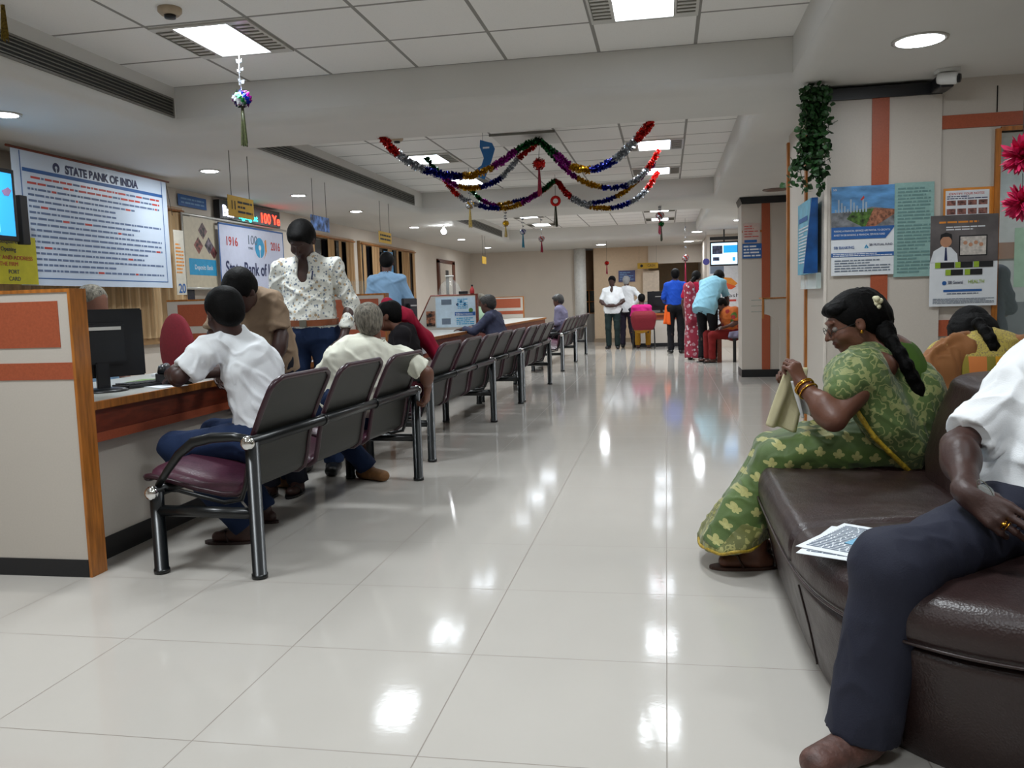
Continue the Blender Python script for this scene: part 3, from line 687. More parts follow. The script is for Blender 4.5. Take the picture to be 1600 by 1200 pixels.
def shirt(m, sleeve='short', g=.016, w=1., belly=0., hem=.10, fold=.006, collar=True, tuck=False, slr=1., openv=False, hang=None):
    def mk(root, J, h):
        s = J['s']; up = nrm(J['nek']-J['pel']); P = torso_prims(J, w, belly, g)[:5]
        P = [q for q in P]; R = nrm(J['sR']-J['sL']); Fw = np.cross(up, R)
        if not tuck: P.append(cap((J['pel']+J['che'])/2, J['pel']-up*hem*s, .125*s*w, .135*s*w, .05, (R, 1.28), flat='b'))
        else: P.append(cap((J['pel']+J['che'])/2, J['pel']+up*.03*s, .118*s*w, .108*s*w, .04, (R, 1.3)))
        for S_ in 'RL':
            a, e, wv = J['s'+S_]+(J['nek']-J['s'+S_])*.08-up*.014*s, J['e'+S_], J['w'+S_]
            if sleeve == 'short': P.append(cap(a, a*.15+e*.85, .062*s*slr, .062*s*slr, .03, flat='b'))
            elif sleeve == 'long': P += [cap(a, e, .063*s*slr, .050*s*slr, .03), cap(e, e*.04+wv*.96, .052*s*slr, .036*s*slr, .02, flat='b')]
            else: P += [cap(a, e, .062*s*slr, .055*s*slr, .03), cap(e, e*.6+wv*.4, .054*s*slr, .050*s*slr, .02, flat='b')]
        if collar: P.append(cap(J['nek']-up*.03*s, J['nek']*.62+J['hd']*.38-up*.012*s, .064*s, .060*s, .02, flat='b'))
        if openv:
            P.append(ell(J['nek']+Fw*.085*s-up*.05*s, np.array([.038, .06, .092])*s, np.array([R, Fw, up]), .006, 's'))
        P.append(cap(J['nek'], J['hd'], .051*s, .051*s, .003, op='s'))
        P.append(cut(J['pel']-up*(hem if not tuck else -.02)*s, -up))
        soft('shirt', P, h*.95, m, root, fold=[(fold, 9, up*.6+R, 5, .35), (fold*.75, 19, up*.8-R*.7, 9, .3)])
        if collar and h < .011:
            n0 = J['nek']+up*.012*s
            for sx in (-1, 1):
                MB().prism([(0, 0), (.062, .004), (.078, -.03), (.012, -.05)], Vector(n0+Fw*.066*s-up*.0*s+R*sx*.006)-Vector(Fw)*.006, Vector(R*sx*.8-Fw*.5), Vector(up), Vector(Fw), .004).build('collar', m, root)
    return mk
def trousers(m, g=.018, flare=.062, fold=.005, w=1., short=0.0, tight=1.):
    def mk(root, J, h):
        s = J['s']; up = nrm(J['nek']-J['pel']); R = nrm(J['sR']-J['sL']); Fw = np.cross(up, R); M = np.array([R, Fw, up])
        P = [ell(J['pel']-up*.01, np.array([.168*w+g*.7, .118+g*.7, .125 if J['kR'][2] < J['pel'][2]-.25 else .16])*s, M, .04)]
        for S_ in 'RL':
            P.append(ell(J['p'+S_]-Fw*.03*s, np.array([.10*w, .105, .10])*s, M, .04))
            an = J['a'+S_]; kn = J['k'+S_]
            P += [cap(J['p'+S_], kn, (.092+g*.3)*s*w, (.062+g*.4)*s*tight, .03), cap(kn, an+(kn-an)*short-nrm(kn-an)*.02*s, (.062+g*.4)*s*tight, flare*s*tight, .03, flat='b')]
        if J['kR'][2] < J['pel'][2]-.25: P.append(cut(J['pel']+up*.075*s, up))
        soft('trousers', P, h*.95, m, root, fold=[(fold, 10, V3(1, .3, .2), 12, .4), (fold*.4, 26, V3(0, 0, 1), 4, .5)])
    return mk
def belt(m, root, J, w=1.):
    s = J['s']; up = nrm(J['nek']-J['pel']); R = nrm(J['sR']-J['sL']); Fw = np.cross(up, R); c = J['pel']+up*.055*s; b = MB(); n_ = 40
    for i in range(n_):
        a0, a1 = 2*PI*i/n_, 2*PI*(i+1)/n_; q = []
        for a_ in (a0, a1):
            for rr in (0, 1):
                for zz in (-.019, .019): q.append(b.bm.verts.new(c+R*math.cos(a_)*(.181*w+rr*.006)*s+Fw*math.sin(a_)*(.136+rr*.006)*s+up*zz*s))
        b.bm.faces.new((q[2], q[3], q[7], q[6])); b.bm.faces.new((q[0], q[4], q[5], q[1])); b.bm.faces.new((q[1], q[5], q[7], q[3])); b.bm.faces.new((q[0], q[2], q[6], q[4]))
    bo = b.build('belt', m, root)
    MB().obox(c+Fw*.145*s, R, up, Fw, .022*s, .021*s, .003).build('buckle', M_steel, bo)

# ================================================================== SOFA (island sofa with a backrest in the middle)
def leather():
    m, nt, p = base_mat('dark brown leather'); b = NB(nt); v, x, y, z = b.pos()
    n = b.noise(v, 5, 4); nt.links.new(b.mix(n, lin((54, 36, 34)), lin((35, 24, 24))), p.inputs['Base Color'])
    nt.links.new(b.m('ADD', b.m('MULTIPLY', b.noise(v, 14, 3), .22), .27), p.inputs['Roughness'])
    vo = nt.nodes.new('ShaderNodeTexVoronoi'); vo.inputs['Scale'].default_value = 190; nt.links.new(v, vo.inputs['Vector'])
    hgt = b.m('ADD', b.m('MULTIPLY', vo.outputs['Distance'], .25), b.m('MULTIPLY', b.noise(v, 9, 5), 2.0))
    bp = nt.nodes.new('ShaderNodeBump'); bp.inputs['Strength'].default_value = .25; bp.inputs['Distance'].default_value = .01; nt.links.new(hgt, bp.inputs['Height']); nt.links.new(bp.outputs[0], p.inputs['Normal'])
    return m
M_leather = leather()
SOC = (1.52, 2.93)                        # centre of the island
def sup(t, a, b, e=4.2):
    c, s_ = math.cos(t), math.sin(t); return (a*math.copysign(abs(c)**(2/e), c), b*math.copysign(abs(s_)**(2/e), s_))
def ringloft(name, secs, m, parent, n=220, e=4.2, seams=(), depth=.012, c=SOC, lump=0, cap_top=True, cap_bot=True):
    """secs: (half width x, half width y, z); seams: angles where a groove runs over the surface"""
    V = []; N_ = len(secs)
    for k, (a, b, z) in enumerate(secs):
        for i in range(n):
            t = 2*PI*i/n; x, y = sup(t, a, b, e); V.append((c[0]+x, c[1]+y, z))
    V = np.array(V); F = [(k*n+i, k*n+(i+1) % n, (k+1)*n+(i+1) % n, (k+1)*n+i) for k in range(N_-1) for i in range(n)]
    if cap_top: V = np.vstack([V, [[c[0], c[1], secs[-1][2]]]]); F += [((N_-1)*n+i, (N_-1)*n+(i+1) % n, len(V)-1, len(V)-1) for i in range(n)]
    F = np.array(F); 
    if lump: 
        q = vnoise(V*6)*lump+vnoise(V*14)*lump*.3; V[:, 2] += q*(V[:, 2] > secs[0][2]+.03)
    if seams:
        for (px, py, qx, qy) in seams:
            A = np.array([px, py]); d = np.array([qx-px, qy-py]); L = np.linalg.norm(d); d = d/L; w_ = V[:, :2]-A; t = w_@d; o = np.abs(w_[:, 0]*d[1]-w_[:, 1]*d[0])
            mk = (t > -.1) & (t < L+.1); dd = depth*np.exp(-(o/.011)**2)*mk; V[:, 2] -= dd*(V[:, 2] > secs[0][2]+.05); rad = V[:, :2]-np.array(c); V[:, :2] -= rad/np.maximum(np.linalg.norm(rad, axis=1, keepdims=True), .01)*dd[:, None]*.6
    me = bpy.data.meshes.new(name); me.from_pydata([tuple(v) for v in V], [], [tuple(dict.fromkeys(f_)) for f_ in F.tolist()]); me.materials.append(m)
    for p_ in me.polygons: p_.use_smooth = True
    o = bpy.data.objects.new(name, me); COL.objects.link(o); o.parent = parent; return o
sofa = empty('sofa', (0, 0, 0), label='dark brown leather island sofa with a central backrest, right foreground', cat='sofa')
A, B = 1.18, 1.17
ringloft('sofa_base', [(A-.085, B-.09, .0), (A-.07, B-.07, .03), (A-.045, B-.05, .15), (A-.015, B-.02, .27), (A-.012, B-.015, .29), (A-.03, B-.03, .30)], M_leather, sofa)
dens = []
for k in range(15):                      # rounded cushion edge then the flat top
    t = k/14*PI/2; dens.append((A-.055+.058*math.cos(t)**.8, B-.055+.058*math.cos(t)**.8, .355+.075*math.sin(t)))
seat = [(A-.03, B-.03, .30), (A-.004, B-.006, .312), (A+.002, B, .33)]+dens+[(A-.055-.05*j, B-.055-.05*j, .43+.006*math.sin(j/10*PI)) for j in range(1, 13)]
cx, cy = SOC
SEAMS = [(.30, 2.47, .95, 2.62), (.38, 1.93, .98, 2.66), (.92, 1.72, 1.1, 2.6), (1.7, 1.7, 1.7, 2.6), (.33, 3.35, .95, 3.3), (.45, 4.0, .98, 3.4), (1.2, 4.1, 1.2, 3.3), (2.0, 4.1, 2.0, 3.3), (2.1, 2.9, 2.8, 2.9), (2.1, 2.6, 2.7, 2.0)]
ringloft('seat_cushion', seat, M_leather, sofa, n=520, seams=SEAMS, depth=.016, lump=.006)
bk = [(.64, .36, .40), (.645, .365, .50), (.62, .345, .62), (.585, .315, .72)]+[(.52+.055*math.cos(k/7*PI/2), .25+.055*math.cos(k/7*PI/2), .745+.05*math.sin(k/7*PI/2)) for k in range(8)]+[(.45, .18, .80), (.3, .1, .80), (.1, .04, .80)]
ringloft('backrest', bk, M_leather, sofa, n=240, e=3.6, c=(1.545, 3.06), lump=.006)
b = MB(); 
for zz, ins in ((.318, -.004),):
    b.tube([(SOC[0]+sup(2*PI*i/160, A-ins, B-ins)[0], SOC[1]+sup(2*PI*i/160, A-ins, B-ins)[1], zz) for i in range(161)], .004, 6)
b.build('piping', M_leather, sofa)
b = MB()
for x, y in ((.47, 1.95), (.36, 2.47), (1.0, 1.84)):
    pass
b.bm.free()
seamp = MB()
for tx, ty in ((.43, 2.47), (.47, 1.98), (.95, 1.84), (.43, 3.35)):
    d_ = Vector((tx-SOC[0], ty-SOC[1])); 
    best = min((abs((Vector(sup(2*PI*i/720, A, B)).angle_signed(d_))), i) for i in range(720))[1]; t_ = 2*PI*best/720
    seamp.tube([(SOC[0]+sup(t_, a_+.002, b_+.002)[0], SOC[1]+sup(t_, a_+.002, b_+.002)[1], z_) for a_, b_, z_ in ((A-.07, B-.07, .03), (A-.045, B-.05, .15), (A-.015, B-.02, .27))], .003, 6)
seamp.build('base_seam', M_leather, sofa)

# papers lying on the sofa
def paper(name, c, w_, h_, ang, z, m, lab, parent=None, t=.0012, lines=0, seed=1, lift=0):
    a = math.radians(ang); r_ = Vector((math.cos(a), math.sin(a), 0)); u_ = Vector((-math.sin(a), math.cos(a), 0)); u_ = (u_+Vector((0, 0, lift))).normalized()
    o_ = Vector((c[0], c[1], z))-r_*w_/2-u_*h_/2+Vector((0, 0, t)); root = sheet(name, (o_, r_, u_), w_, h_, m, None, t); tag(root, lab, 'paper')
    if lines: fineprint(root, (o_, r_, u_), w_*.08, h_*.08, w_*.92, h_*.92, lines, I_grey, seed=seed, off=.0012)
    return root
paper('form_sheet', (.478, 2.275), .21, .297, -27, .4385, M_paper, 'white printed form sheet lowest in the stack on the sofa seat', lines=20, seed=3)
paper('form_sheet', (.488, 2.30), .20, .29, -35, .4415, M_paper, 'white printed form sheet topmost on the sofa beside the man', lines=18, seed=5)
p = paper('passbook', (.535, 2.30), .09, .16, -40, .4445, mat('pale blue card', (120, 176, 206), .5), 'light blue passbook on the papers by the man')

# ================================================================== WAITING BENCHES
PROF = [(-.555, .385), (-.55, .40), (-.52, .405), (-.42, .385), (-.30, .355), (-.18, .335), (-.11, .335), (-.075, .36), (-.06, .42), (-.045, .50), (-.02, .59), (.02, .68), (.06, .76), (.088, .815)]
def prof_pts(pts, off):
    out = []
    for i, p in enumerate(pts):
        a, b_ = Vector(pts[max(i-1, 0)]), Vector(pts[min(i+1, len(pts)-1)]); t = (b_-a).normalized(); n_ = Vector((-t.y, t.x)); out.append((p[0]+n_.x*off, p[1]+n_.y*off))
    return out
def shell(b, pts, y0, w_, off0, off1, rnd0=.04, rnd1=.06, crown=0., inset=0.):
    dens = []                         # resample profile
    for i in range(len(pts)-1):
        for k in range(3): t = k/3; dens.append((pts[i][0]*(1-t)+pts[i+1][0]*t, pts[i][1]*(1-t)+pts[i+1][1]*t))
    dens.append(pts[-1]); L = [0]
    for i in range(1, len(dens)): L.append(L[-1]+math.dist(dens[i], dens[i-1]))
    T = L[-1]; n_ = 10; g = []; one = prof_pts(dens, 1.0)
    for off, cr in ((off0, 0), (off1, crown)):
        rows = []
        for i, p in enumerate(dens):
            e0, e1 = L[i], T-L[i]; ins = inset; nx, nz = one[i][0]-p[0], one[i][1]-p[1]
            if e0 < rnd0: ins += rnd0-math.sqrt(max(rnd0**2-(rnd0-e0)**2, 0))
            if e1 < rnd1: ins += rnd1-math.sqrt(max(rnd1**2-(rnd1-e1)**2, 0))
            row = []
            for k in range(n_+1):
                u = math.sin((k/n_*2-1)*PI/2); o = off
                if cr: ed = max(1-abs(u)**6, 0)**.5*min(1, e0/.03+.05)**.5*min(1, e1/.03+.05)**.5; o = off0+(off-off0)*ed
                row.append(b.bm.verts.new((p[0]+nx*o, y0+w_/2+u*(w_/2-ins), p[1]+nz*o)))
            rows.append(row)
        g.append(rows)
    m_ = len(dens)
    for i in range(m_-1):
        for k in range(n_):
            for rows in g:
                q = b.bm.faces.new((rows[i][k], rows[i][k+1], rows[i+1][k+1], rows[i+1][k])); q.smooth = True
        for k in (0, n_): b.bm.faces.new((g[0][i][k], g[0][i+1][k], g[1][i+1][k], g[1][i][k]))
    for i in (0, m_-1):
        for k in range(n_): b.bm.faces.new((g[0][i][k], g[0][i][k+1], g[1][i][k+1], g[1][i][k]))
    edge = [g[0][i][0].co.copy() for i in range(m_)]+[g[0][m_-1][k].co.copy() for k in range(1, n_)]+[g[0][i][n_].co.copy() for i in range(m_-1, -1, -1)]
    return edge
SW, PITCH = .52, .632
_seat = {}
def make_seat():
    """meshes of one seat: metal shell, rim, seat cushion, back cushion (shared by all seats)"""
    b = MB(); e = shell(b, PROF, 0, SW, 0, .004); sh = b.build('seat_shell', M_back)
    r_ = MB().tube(e+[e[0]], .0125, 8, cap=False).build('shell_rim', mat('dark maroon edging', (50, 24, 34), .3), sh)
    c1 = MB(); shell(c1, PROF[1:8], .012, SW-.024, .005, .042, .05, .02, 1); c1 = c1.build('seat_cushion', M_purple)
    c2 = MB(); shell(c2, PROF[7:], .012, SW-.024, .005, .038, .02, .055, 1); c2 = c2.build('back_cushion', M_purple)
    return sh, c1, c2
_proto = make_seat()
def bench(x, y, ang, n, lab, used=[0]):
    t = empty('waiting_bench', (x, y, 0), ang, lab, 'bench', 'row of black steel waiting benches with maroon seats'); L_ = PITCH*n
    for i in range(n):
        for pr in _proto:
            c = copy_tree(pr, t) if used[0] else pr; c.parent = t; c.location = (0, .05+PITCH*i, 0)
        used[0] = 1
    MB().tube([(0, -.03, .565), (0, L_+.03, .565)], .024, 14).build('rear_rail', M_blackmet, t)
    MB().tube([(-.46, -.03, .35), (-.46, L_+.03, .35)], .024, 14).build('front_rail', M_blackmet, t)
    ys = [0, L_]
    for yy in ys:
        for xx, zt in ((0, .565), (-.46, .35)):
            MB().tube([(xx, yy, .004), (xx, yy, .02), (xx, yy, .02), (xx, yy, zt)], [.033, .033, .029, .029], 16).build('leg', M_blackmet, t)
        MB().tube([(0, yy, .27), (-.46, yy, .27)], .024, 12).build('cross_bar', M_blackmet, t)
        pts = [(0, .575), (-.08, .585), (-.18, .58), (-.27, .56), (-.34, .51), (-.40, .44), (-.45, .375)]
        MB().tube([(a, yy, c) for a, c in pts], [.016, .019, .022, .022, .019, .016, .014], 12).build('armrest', M_blackmet, t)
        pts = [(-.46, .35), (-.38, .352), (-.28, .33), (-.16, .305), (-.08, .32), (-.05, .40), (-.03, .50), (-.01, .56)]
        MB().tube([(a, yy+(.03 if yy == 0 else -.03), c) for a, c in pts], .010, 8).build('seat_bracket', M_blackmet, t)
    for yy, dy in ((-.03, -1), (L_+.03, 1)):
        for xx, zz in ((0, .565), (-.46, .35)):
            MB().lathe([(.0285, -.006), (.030, 0), (.029, .010), (.022, .020), (.010, .025), (.001, .026)], (xx, yy, zz), 20, (0, dy, 0)).build('end_cap', M_chrome, t)
    for i in range(1, n):
        MB().tube([(0, PITCH*i-.012, .565), (0, PITCH*i+.012, .565)], .028, 14).build('rail_clamp', M_blackmet, t)
    return t
bench(-1.652, 3.13, -.06, 3, 'three-seat waiting bench nearest the camera, first seat empty')
bench(-1.62, 5.63, -.03, 3, 'second waiting bench from the camera, with empty dark seat backs')
bench(-1.585, 7.62, -.03, 2, 'short two-seat waiting bench, third of the row from the camera')
bench(-1.55, 9.05, -.02, 3, 'fourth waiting bench from the camera, beside the slate-shirted man')
bench(-1.585, 12.95, 0, 3, 'fifth waiting bench from the camera, by the greying far man')
bench(-1.585, 14.95, 0, 3, 'last waiting bench of the row, nearest the far wall')

# ================================================================== COUNTERS
def partition(y, x0, x1, H, lab, t=.09, panel=True, slant=0):
    r_ = empty('counter_partition', (x1, y, 0), label=lab, cat='partition'); W = x1-x0
    post = .012
    MB().box(-W, -post, 0, t, .075, H-.012).build('board', M_lam, r_)
    MB().box(-W, -post, -.004, t, 0, .075).build('kick_board', M_black, r_)
    b = MB().box(-post-.001, 0, -.004, t+.004, 0, H).box(-W, -post, -.004, t+.004, H-.014, H); b.build('wood_edging', M_wood, r_)
    MB().box(-W, -post, -.003, 0, .834, .904).build('lower_stripe', M_or, r_)
    if panel: MB().box(-W+.1, -.062, -.003, 0, .967, 1.156).build('upper_panel', M_or, r_)
    return r_
partition(3.075, -4.9, -2.377, 1.205, 'cream and terracotta end partition nearest the camera, wood edged')
partition(6.78, -4.3, -2.30, 1.2, 'low cream partition behind the three men at the desk')
partition(17.5, -4.9, -2.93, 1.2, 'small far partition with terracotta panel, last of the counters')
def desk(y0, y1, lab, X=-2.40, z=.725):
    r_ = empty('counter_desk', (X, y0, 0), label=lab, cat='desk', group='service counter desks'); L_ = y1-y0
    MB().box(-.72, -.012, 0, L_, z-.034, z).build('desk_top', mat('grey-white desk laminate', (170, 170, 164), .35, scale=200), r_)
    MB().box(-.012, 0, 0, L_, z-.036, z+.001, .003).build('top_edging', M_wood, r_)
    MB().box(-.06, -.03, 0, L_, .585, z-.034).build('apron', M_dwood, r_)
    MB().box(-.055, -.026, 0, L_, .545, .585).build('apron_stripe', M_or, r_)
    MB().box(-.12, -.09, 0, L_, .1, .70).build('front_panel', M_lam, r_)
    MB().box(-.118, -.086, 0, L_, 0, .1).build('kick_board', M_black, r_)
    return r_
desk(3.17, 6.77, 'nearest service counter desk with wood edge, white-shirted man leaning on it')
desk(6.88, 10.93, 'second service counter desk, below the bank poster partition', -2.42, .75)
desk(11.05, 17.48, 'farthest service counter desk along the left', -2.45, .75)
# poster partition with slanted left side
r_ = empty('counter_partition', (-2.46, 10.95, 0), label='partition with slanted left end carrying a bank poster', cat='partition')
fr = ((-2.46, 10.95, 0), (1, 0, 0), (0, 0, 1))
MB().prism([(-.85, .75), (-.005, .75), (-.005, 1.195), (-.62, 1.195)], (0, 0, 0), (1, 0, 0), (0, 0, 1), (0, 1, 0), .05).build('board', M_lam, r_)
b = MB(); b.tube([(-.86, .02, .75), (-.625, .02, 1.2), (0, .02, 1.2)], .016, 8); b.box(-.012, .012, -.01, .06, .0, 1.215); b.build('wood_edging', M_dwood, r_)
pf = ((-.56, -.004, .78), (1, 0, 0), (0, 0, 1))
ps = sheet('poster', pf, .54, .40, mat('pale poster paper', (196, 214, 228), .6), r_)
rects(ps, pf, [(.26, .15, .54, .2)], I_blue, 'blue_band'); rects(ps, pf, [(.08, .04, .2, .12), (.08, .30, .22, .37)], I_grey, 'printed_box'); polys(ps, pf, [disc_poly(.48, .22, .03)], I_green, 'round_stamp')
lettering('SBI', ps, pf, .27, .155, .035, I_white); lettering('HEALTH INSURANCE', ps, pf, .33, .162, .02, I_white, width=.17); fineprint(ps, pf, .28, .03, .52, .13, 4, I_cyan, seed=8); fineprint(ps, pf, .30, .24, .44, .38, 6, I_cyan, seed=9)
polys(ps, pf, [disc_poly(-.0+.30+.05*i, .30+.04*(i % 2), .018) for i in range(3)], I_navy, 'portrait_spots')
gp = tag(sheet('picture_card', ((-3.15, 10.93, .80), (1, 0, 0), (0, 0, 1)), .12, .2, mat('colourful print', (150, 96, 70), .5, var=.9, scale=22)), 'small colourful picture card leaning on the poster partition', 'picture')
# ---- things on the near desk
def monitor(c, face, w_, h_, lab, tilt=0, screen=None):
    """face = unit direction the screen looks"""
    c = Vector(c); f = Vector(face).normalized(); u = Vector((0, 0, 1)); r = f.cross(u).normalized()
    t = empty('monitor', tuple(c), label=lab, cat='monitor'); z = Vector((0, 0, h_/2+.065)) if h_ > .3 else Vector((0, 0, h_*.5+.12))
    MB().obox(z, r, u, f, w_/2, h_/2, .016, .006).build('monitor_back', M_plast, t)
    MB().obox(z+f*.017, r, u, f, w_/2-.014, h_/2-.014, .002).build('screen', screen or mat('dim screen', (60, 70, 84), .2), t)
    MB().obox(z-f*.03, r, u, f, w_*.28, h_*.3, .02, .01).build('rear_housing', M_plast, t)
    MB().obox(z-f*.053+u*h_*.22, r, u, f, w_*.22, .008, .001).build('silver_badge', M_steel2, t)
    b = MB().obox(z*.5-f*.035, r, u, f, .03, z.z/2, .012, .004); b.build('neck', M_plast, t)
    MB().lathe([(.11, 0), (.11, .006), (.09, .014), (.03, .018)], tuple(-f*.03), 28).build('stand_base', M_plast, t)
    return t
monitor((-2.70, 3.66, .725), (-.80, .60, 0), .42, .33, 'black computer monitor seen from behind on the nearest desk')
def keyboard(c, a, lab):
    t = empty('keyboard', c, a, lab, 'keyboard'); MB().box(-.2, .2, -.07, .07, 0, .018, .004).build('key_tray', M_plast, t); b = MB()
    for i in range(12):
        for j in range(4): b.box(-.19+.032*i, -.164+.032*i, -.06+.03*j, -.036+.03*j, .018, .024)
    b.build('keys', mat('charcoal keys', (46, 47, 50), .5), t)
keyboard((-2.60, 3.95, .725), 1.2, 'black keyboard on the nearest desk below the monitor')
def box_thing(name, lab, cat, c, s_, m, a=0, bev=.004, group=None):
    b = MB().box(-s_[0]/2, s_[0]/2, -s_[1]/2, s_[1]/2, 0, s_[2], bev); o = b.build(name, m); o.location = c; o.rotation_euler = (0, 0, a); tag(o, lab, cat, group); return o
t = empty('desk_telephone', (-2.52, 4.02, .7255), .4, 'black desk telephone beside the keyboard', 'telephone')
MB().prism([(-.09, 0), (.09, 0), (.09, .03), (-.09, .06)], (0, -.09, 0), (1, 0, 0), (0, 0, 1), (0, 1, 0), .18).build('phone_body', M_plast, t)
MB().tube([(-.06, -.09, .065), (-.06, -.07, .085), (-.06, .07, .085), (-.06, .09, .065)], .02, 10).build('handset', M_plast, t)
MB().prism([(0, 0), (.06, 0), (.06, .035), (0, .045)], (.0, -.04, .032), (1, 0, 0), (0, 0, 1), (0, 1, 0), .08).build('phone_keys', M_steel2, t)
for i, (x, y, a, s_, lab) in enumerate([(-2.86, 4.7, .2, (.3, .42), 'white paper sheaf spread wide on the near desk by the red chair'), (-2.70, 4.35, .5, (.21, .3), 'white paper sheet on the near desk behind the telephone'), (-2.50, 3.86, 1.1, (.15, .21), 'small white slip on the desk under the seated man\'s hand')]):
    tag(box_thing('paper_sheet', lab, 'paper', (x, y, .726+.0), (*s_, .012 if i == 0 else .002), M_paper, a, 0))
box_thing('file_folder', 'bright blue file folder on the near desk', 'folder', (-2.62, 4.72, .726), (.2, .28, .03), mat('blue folder', (34, 108, 168), .5), .7)
box_thing('file_folder', 'green edged file under the papers on the near desk', 'folder', (-2.73, 4.05, .726), (.12, .2, .014), mat('green folder', (106, 140, 70), .5), .1)
box_thing('card_tray', 'black tray on the near desk next to the partition behind', 'tray', (-3.0, 6.3, .726), (.3, .2, .05), M_plast, .2)
box_thing('ledger_stack', 'stack of white ledgers on the desk behind the patterned shirt man', 'ledgers', (-2.66, 6.0, .726), (.26, .34, .07), M_paper, .2)
box_thing('file_folder', 'orange brown file on the desk left of the patterned shirt man', 'folder', (-2.60, 5.7, .726), (.22, .3, .03), mat('buff folder', (176, 120, 70), .6), .1)
# staff chair, red oval back
def office_chair(c, a, lab, grp=None):
    t = empty('office_chair', c, a, lab, 'chair', grp)
    soft('backrest', [ell((0, -.02, .84), (.235, .045, .25), None, .01)], .012, M_redfab, t)
    soft('seat', [ell((0, .24, .48), (.24, .23, .055), None, .01)], .014, M_redfab, t)
    MB().tube([(0, -.04, .7), (0, -.06, .5), (0, .1, .42), (0, .22, .42)], .02, 8).build('back_bar', M_plast, t)
    MB().tube([(0, .22, .43), (0, .22, .1)], .025, 10).build('gas_lift', M_plast, t)
    for k in range(5):
        q = 2*PI*k/5; MB().tube([(0, .22, .1), (.27*math.cos(q), .22+.27*math.sin(q), .06)], [.024, .014], 8).build('leg', M_plast, t)
        MB().ball((.27*math.cos(q), .22+.27*math.sin(q), .03), .027, 10).build('castor', M_plast, t)
M_redfab = mat('red chair fabric', (122, 18, 34), .8, var=.1, scale=60, bump=.15, bscale=200)
office_chair((-3.36, 5.35, 0), 2.6, 'red oval-backed office chair behind the nearest desk')
# things on second desk
monitor((-2.95, 9.55, .75), (-1, .1, 0), .40, .30, 'thin monitor seen edge-on in front of the bank poster')
box_thing('ledger_stack', 'untidy heap of forms and ledgers on the second desk', 'ledgers', (-3.05, 8.55, .751), (.42, .5, .05), M_paper, .3)
box_thing('stamp_pad', 'black stamp pad box on the second desk beside the heap', 'stamp pad', (-2.84, 8.9, .751), (.16, .12, .05), M_plast, .3)
box_thing('file_folder', 'pale green folder standing at the back of the second desk', 'folder', (-3.12, 9.5, .751), (.22, .03, .15), mat('mint folder', (130, 170, 150), .6), 0)
box_thing('notice_slip', 'white notice slip on the front of the second desk', 'notice', (-2.415, 8.3, .60), (.004, .22, .1), M_paper, 0, 0)
box_thing('stapler', 'dark stapler on top of the poster partition', 'stapler', (-2.64, 10.97, 1.217), (.12, .035, .035), M_plast, 0)
t = empty('bottle', (-2.52, 10.975, 1.2165), label='small red bottle on top of the poster partition', cat='bottle')
MB().lathe([(.028, 0), (.03, .01), (.028, .06), (.012, .085), (.012, .10)]).build('bottle_body', mat('red plastic', (170, 40, 40), .4), t)
MB().lathe([(.014, .10), (.014, .118)]).build('bottle_cap', M_plast, t)
t = empty('water_jar', (-2.92, 11.35, .76), label='large clear water jar standing behind the poster partition', cat='jar')
MB().lathe([(.15, 0), (.16, .03), (.16, .5), (.12, .6), (.05, .66), (.05, .7)], (0, 0, 0), 32).build('jar_body', mat('clear jar glass', (226, 232, 230), .06, alpha=.16), t)
MB().lathe([(.06, .7), (.06, .72)], (0, 0, 0), 24).build('jar_lid', M_white, t)
# glass screen on second desk with person behind
t = empty('glass_screen', (-3.3, 8.8, .75), label='slanted clear counter glass screen on the second desk', cat='glass screen')
MB().prism([(0, 0), (.62, 0), (.62, .62), (.25, .62)], (-.5, 0, 0), (1, 0, 0), (0, 0, 1), (0, 1, 0), .008).build('glass_sheet', M_glass, t)

# ================================================================== BANNERS, SCREENS, SIGNS ON THE LEFT
def text_sheet(): pass
M_ban = mat('banner vinyl', (204, 217, 234), .42, var=.04, scale=3)
fr = ((-4.62, 5.47, 1.325), (0, 1, 0), (0, 0, 1))
bn = empty('hanging_banner', (-4.62, 5.47, 1.325), label='large pale blue bank notice banner with rows of small print, left wall', cat='banner')
frl = ((0, 0, 0), (0, 1, 0), (0, 0, 1)); sheet('banner_sheet', frl, 1.93, .99, M_ban, bn)
bs = bn.children[0]
rects(bs, frl, [(.10, .835, 1.86, .862), (.08, .045, .088, .98), (1.85, .05, 1.858, .98), (.08, .05, 1.86, .058)], I_blue, 'blue_rule')
lettering('STATE BANK OF INDIA', bs, frl, .56, .875, .066, I_navy, width=.93, bold=.05)
polys(bs, frl, [disc_poly(.46, .905, .038)], I_navy, 'bank_emblem'); polys(bs, frl, [disc_poly(.46, .905, .013), [(.454, .865), (.466, .865), (.466, .90), (.454, .90)]], M_ban, 'emblem_keyhole', .0022)
rr = random.Random(2); G_, Rr = [], []
for i in range(17):
    x = .14; yy = .80-.043*i; end = 1.8 if rr.random() > .35 else rr.uniform(1.1, 1.6)
    if i == 0: x = .18
    while x < end:
        wd = rr.uniform(.02, .10); (Rr if (i in (0, 1) and rr.random() < .75) or rr.random() < .06 else G_).append((x, yy-.008, min(x+wd, end), yy+.008)); x += wd+.012
rects(bs, frl, G_, I_grey2 if 'I_grey2' in globals() else mat('blue-grey print', (98, 116, 150), .7), 'blue_print'); rects(bs, frl, Rr, I_red, 'red_print')
MB().tube([(0, -.04, .995), (0, 1.98, .995)], .009, 8).build('banner_rod', M_dwood, bn)
MB().tube([(0, 1.93, .98), (-.15, 2.25, .72)], .003, 6).build('banner_cord', M_string, bn)
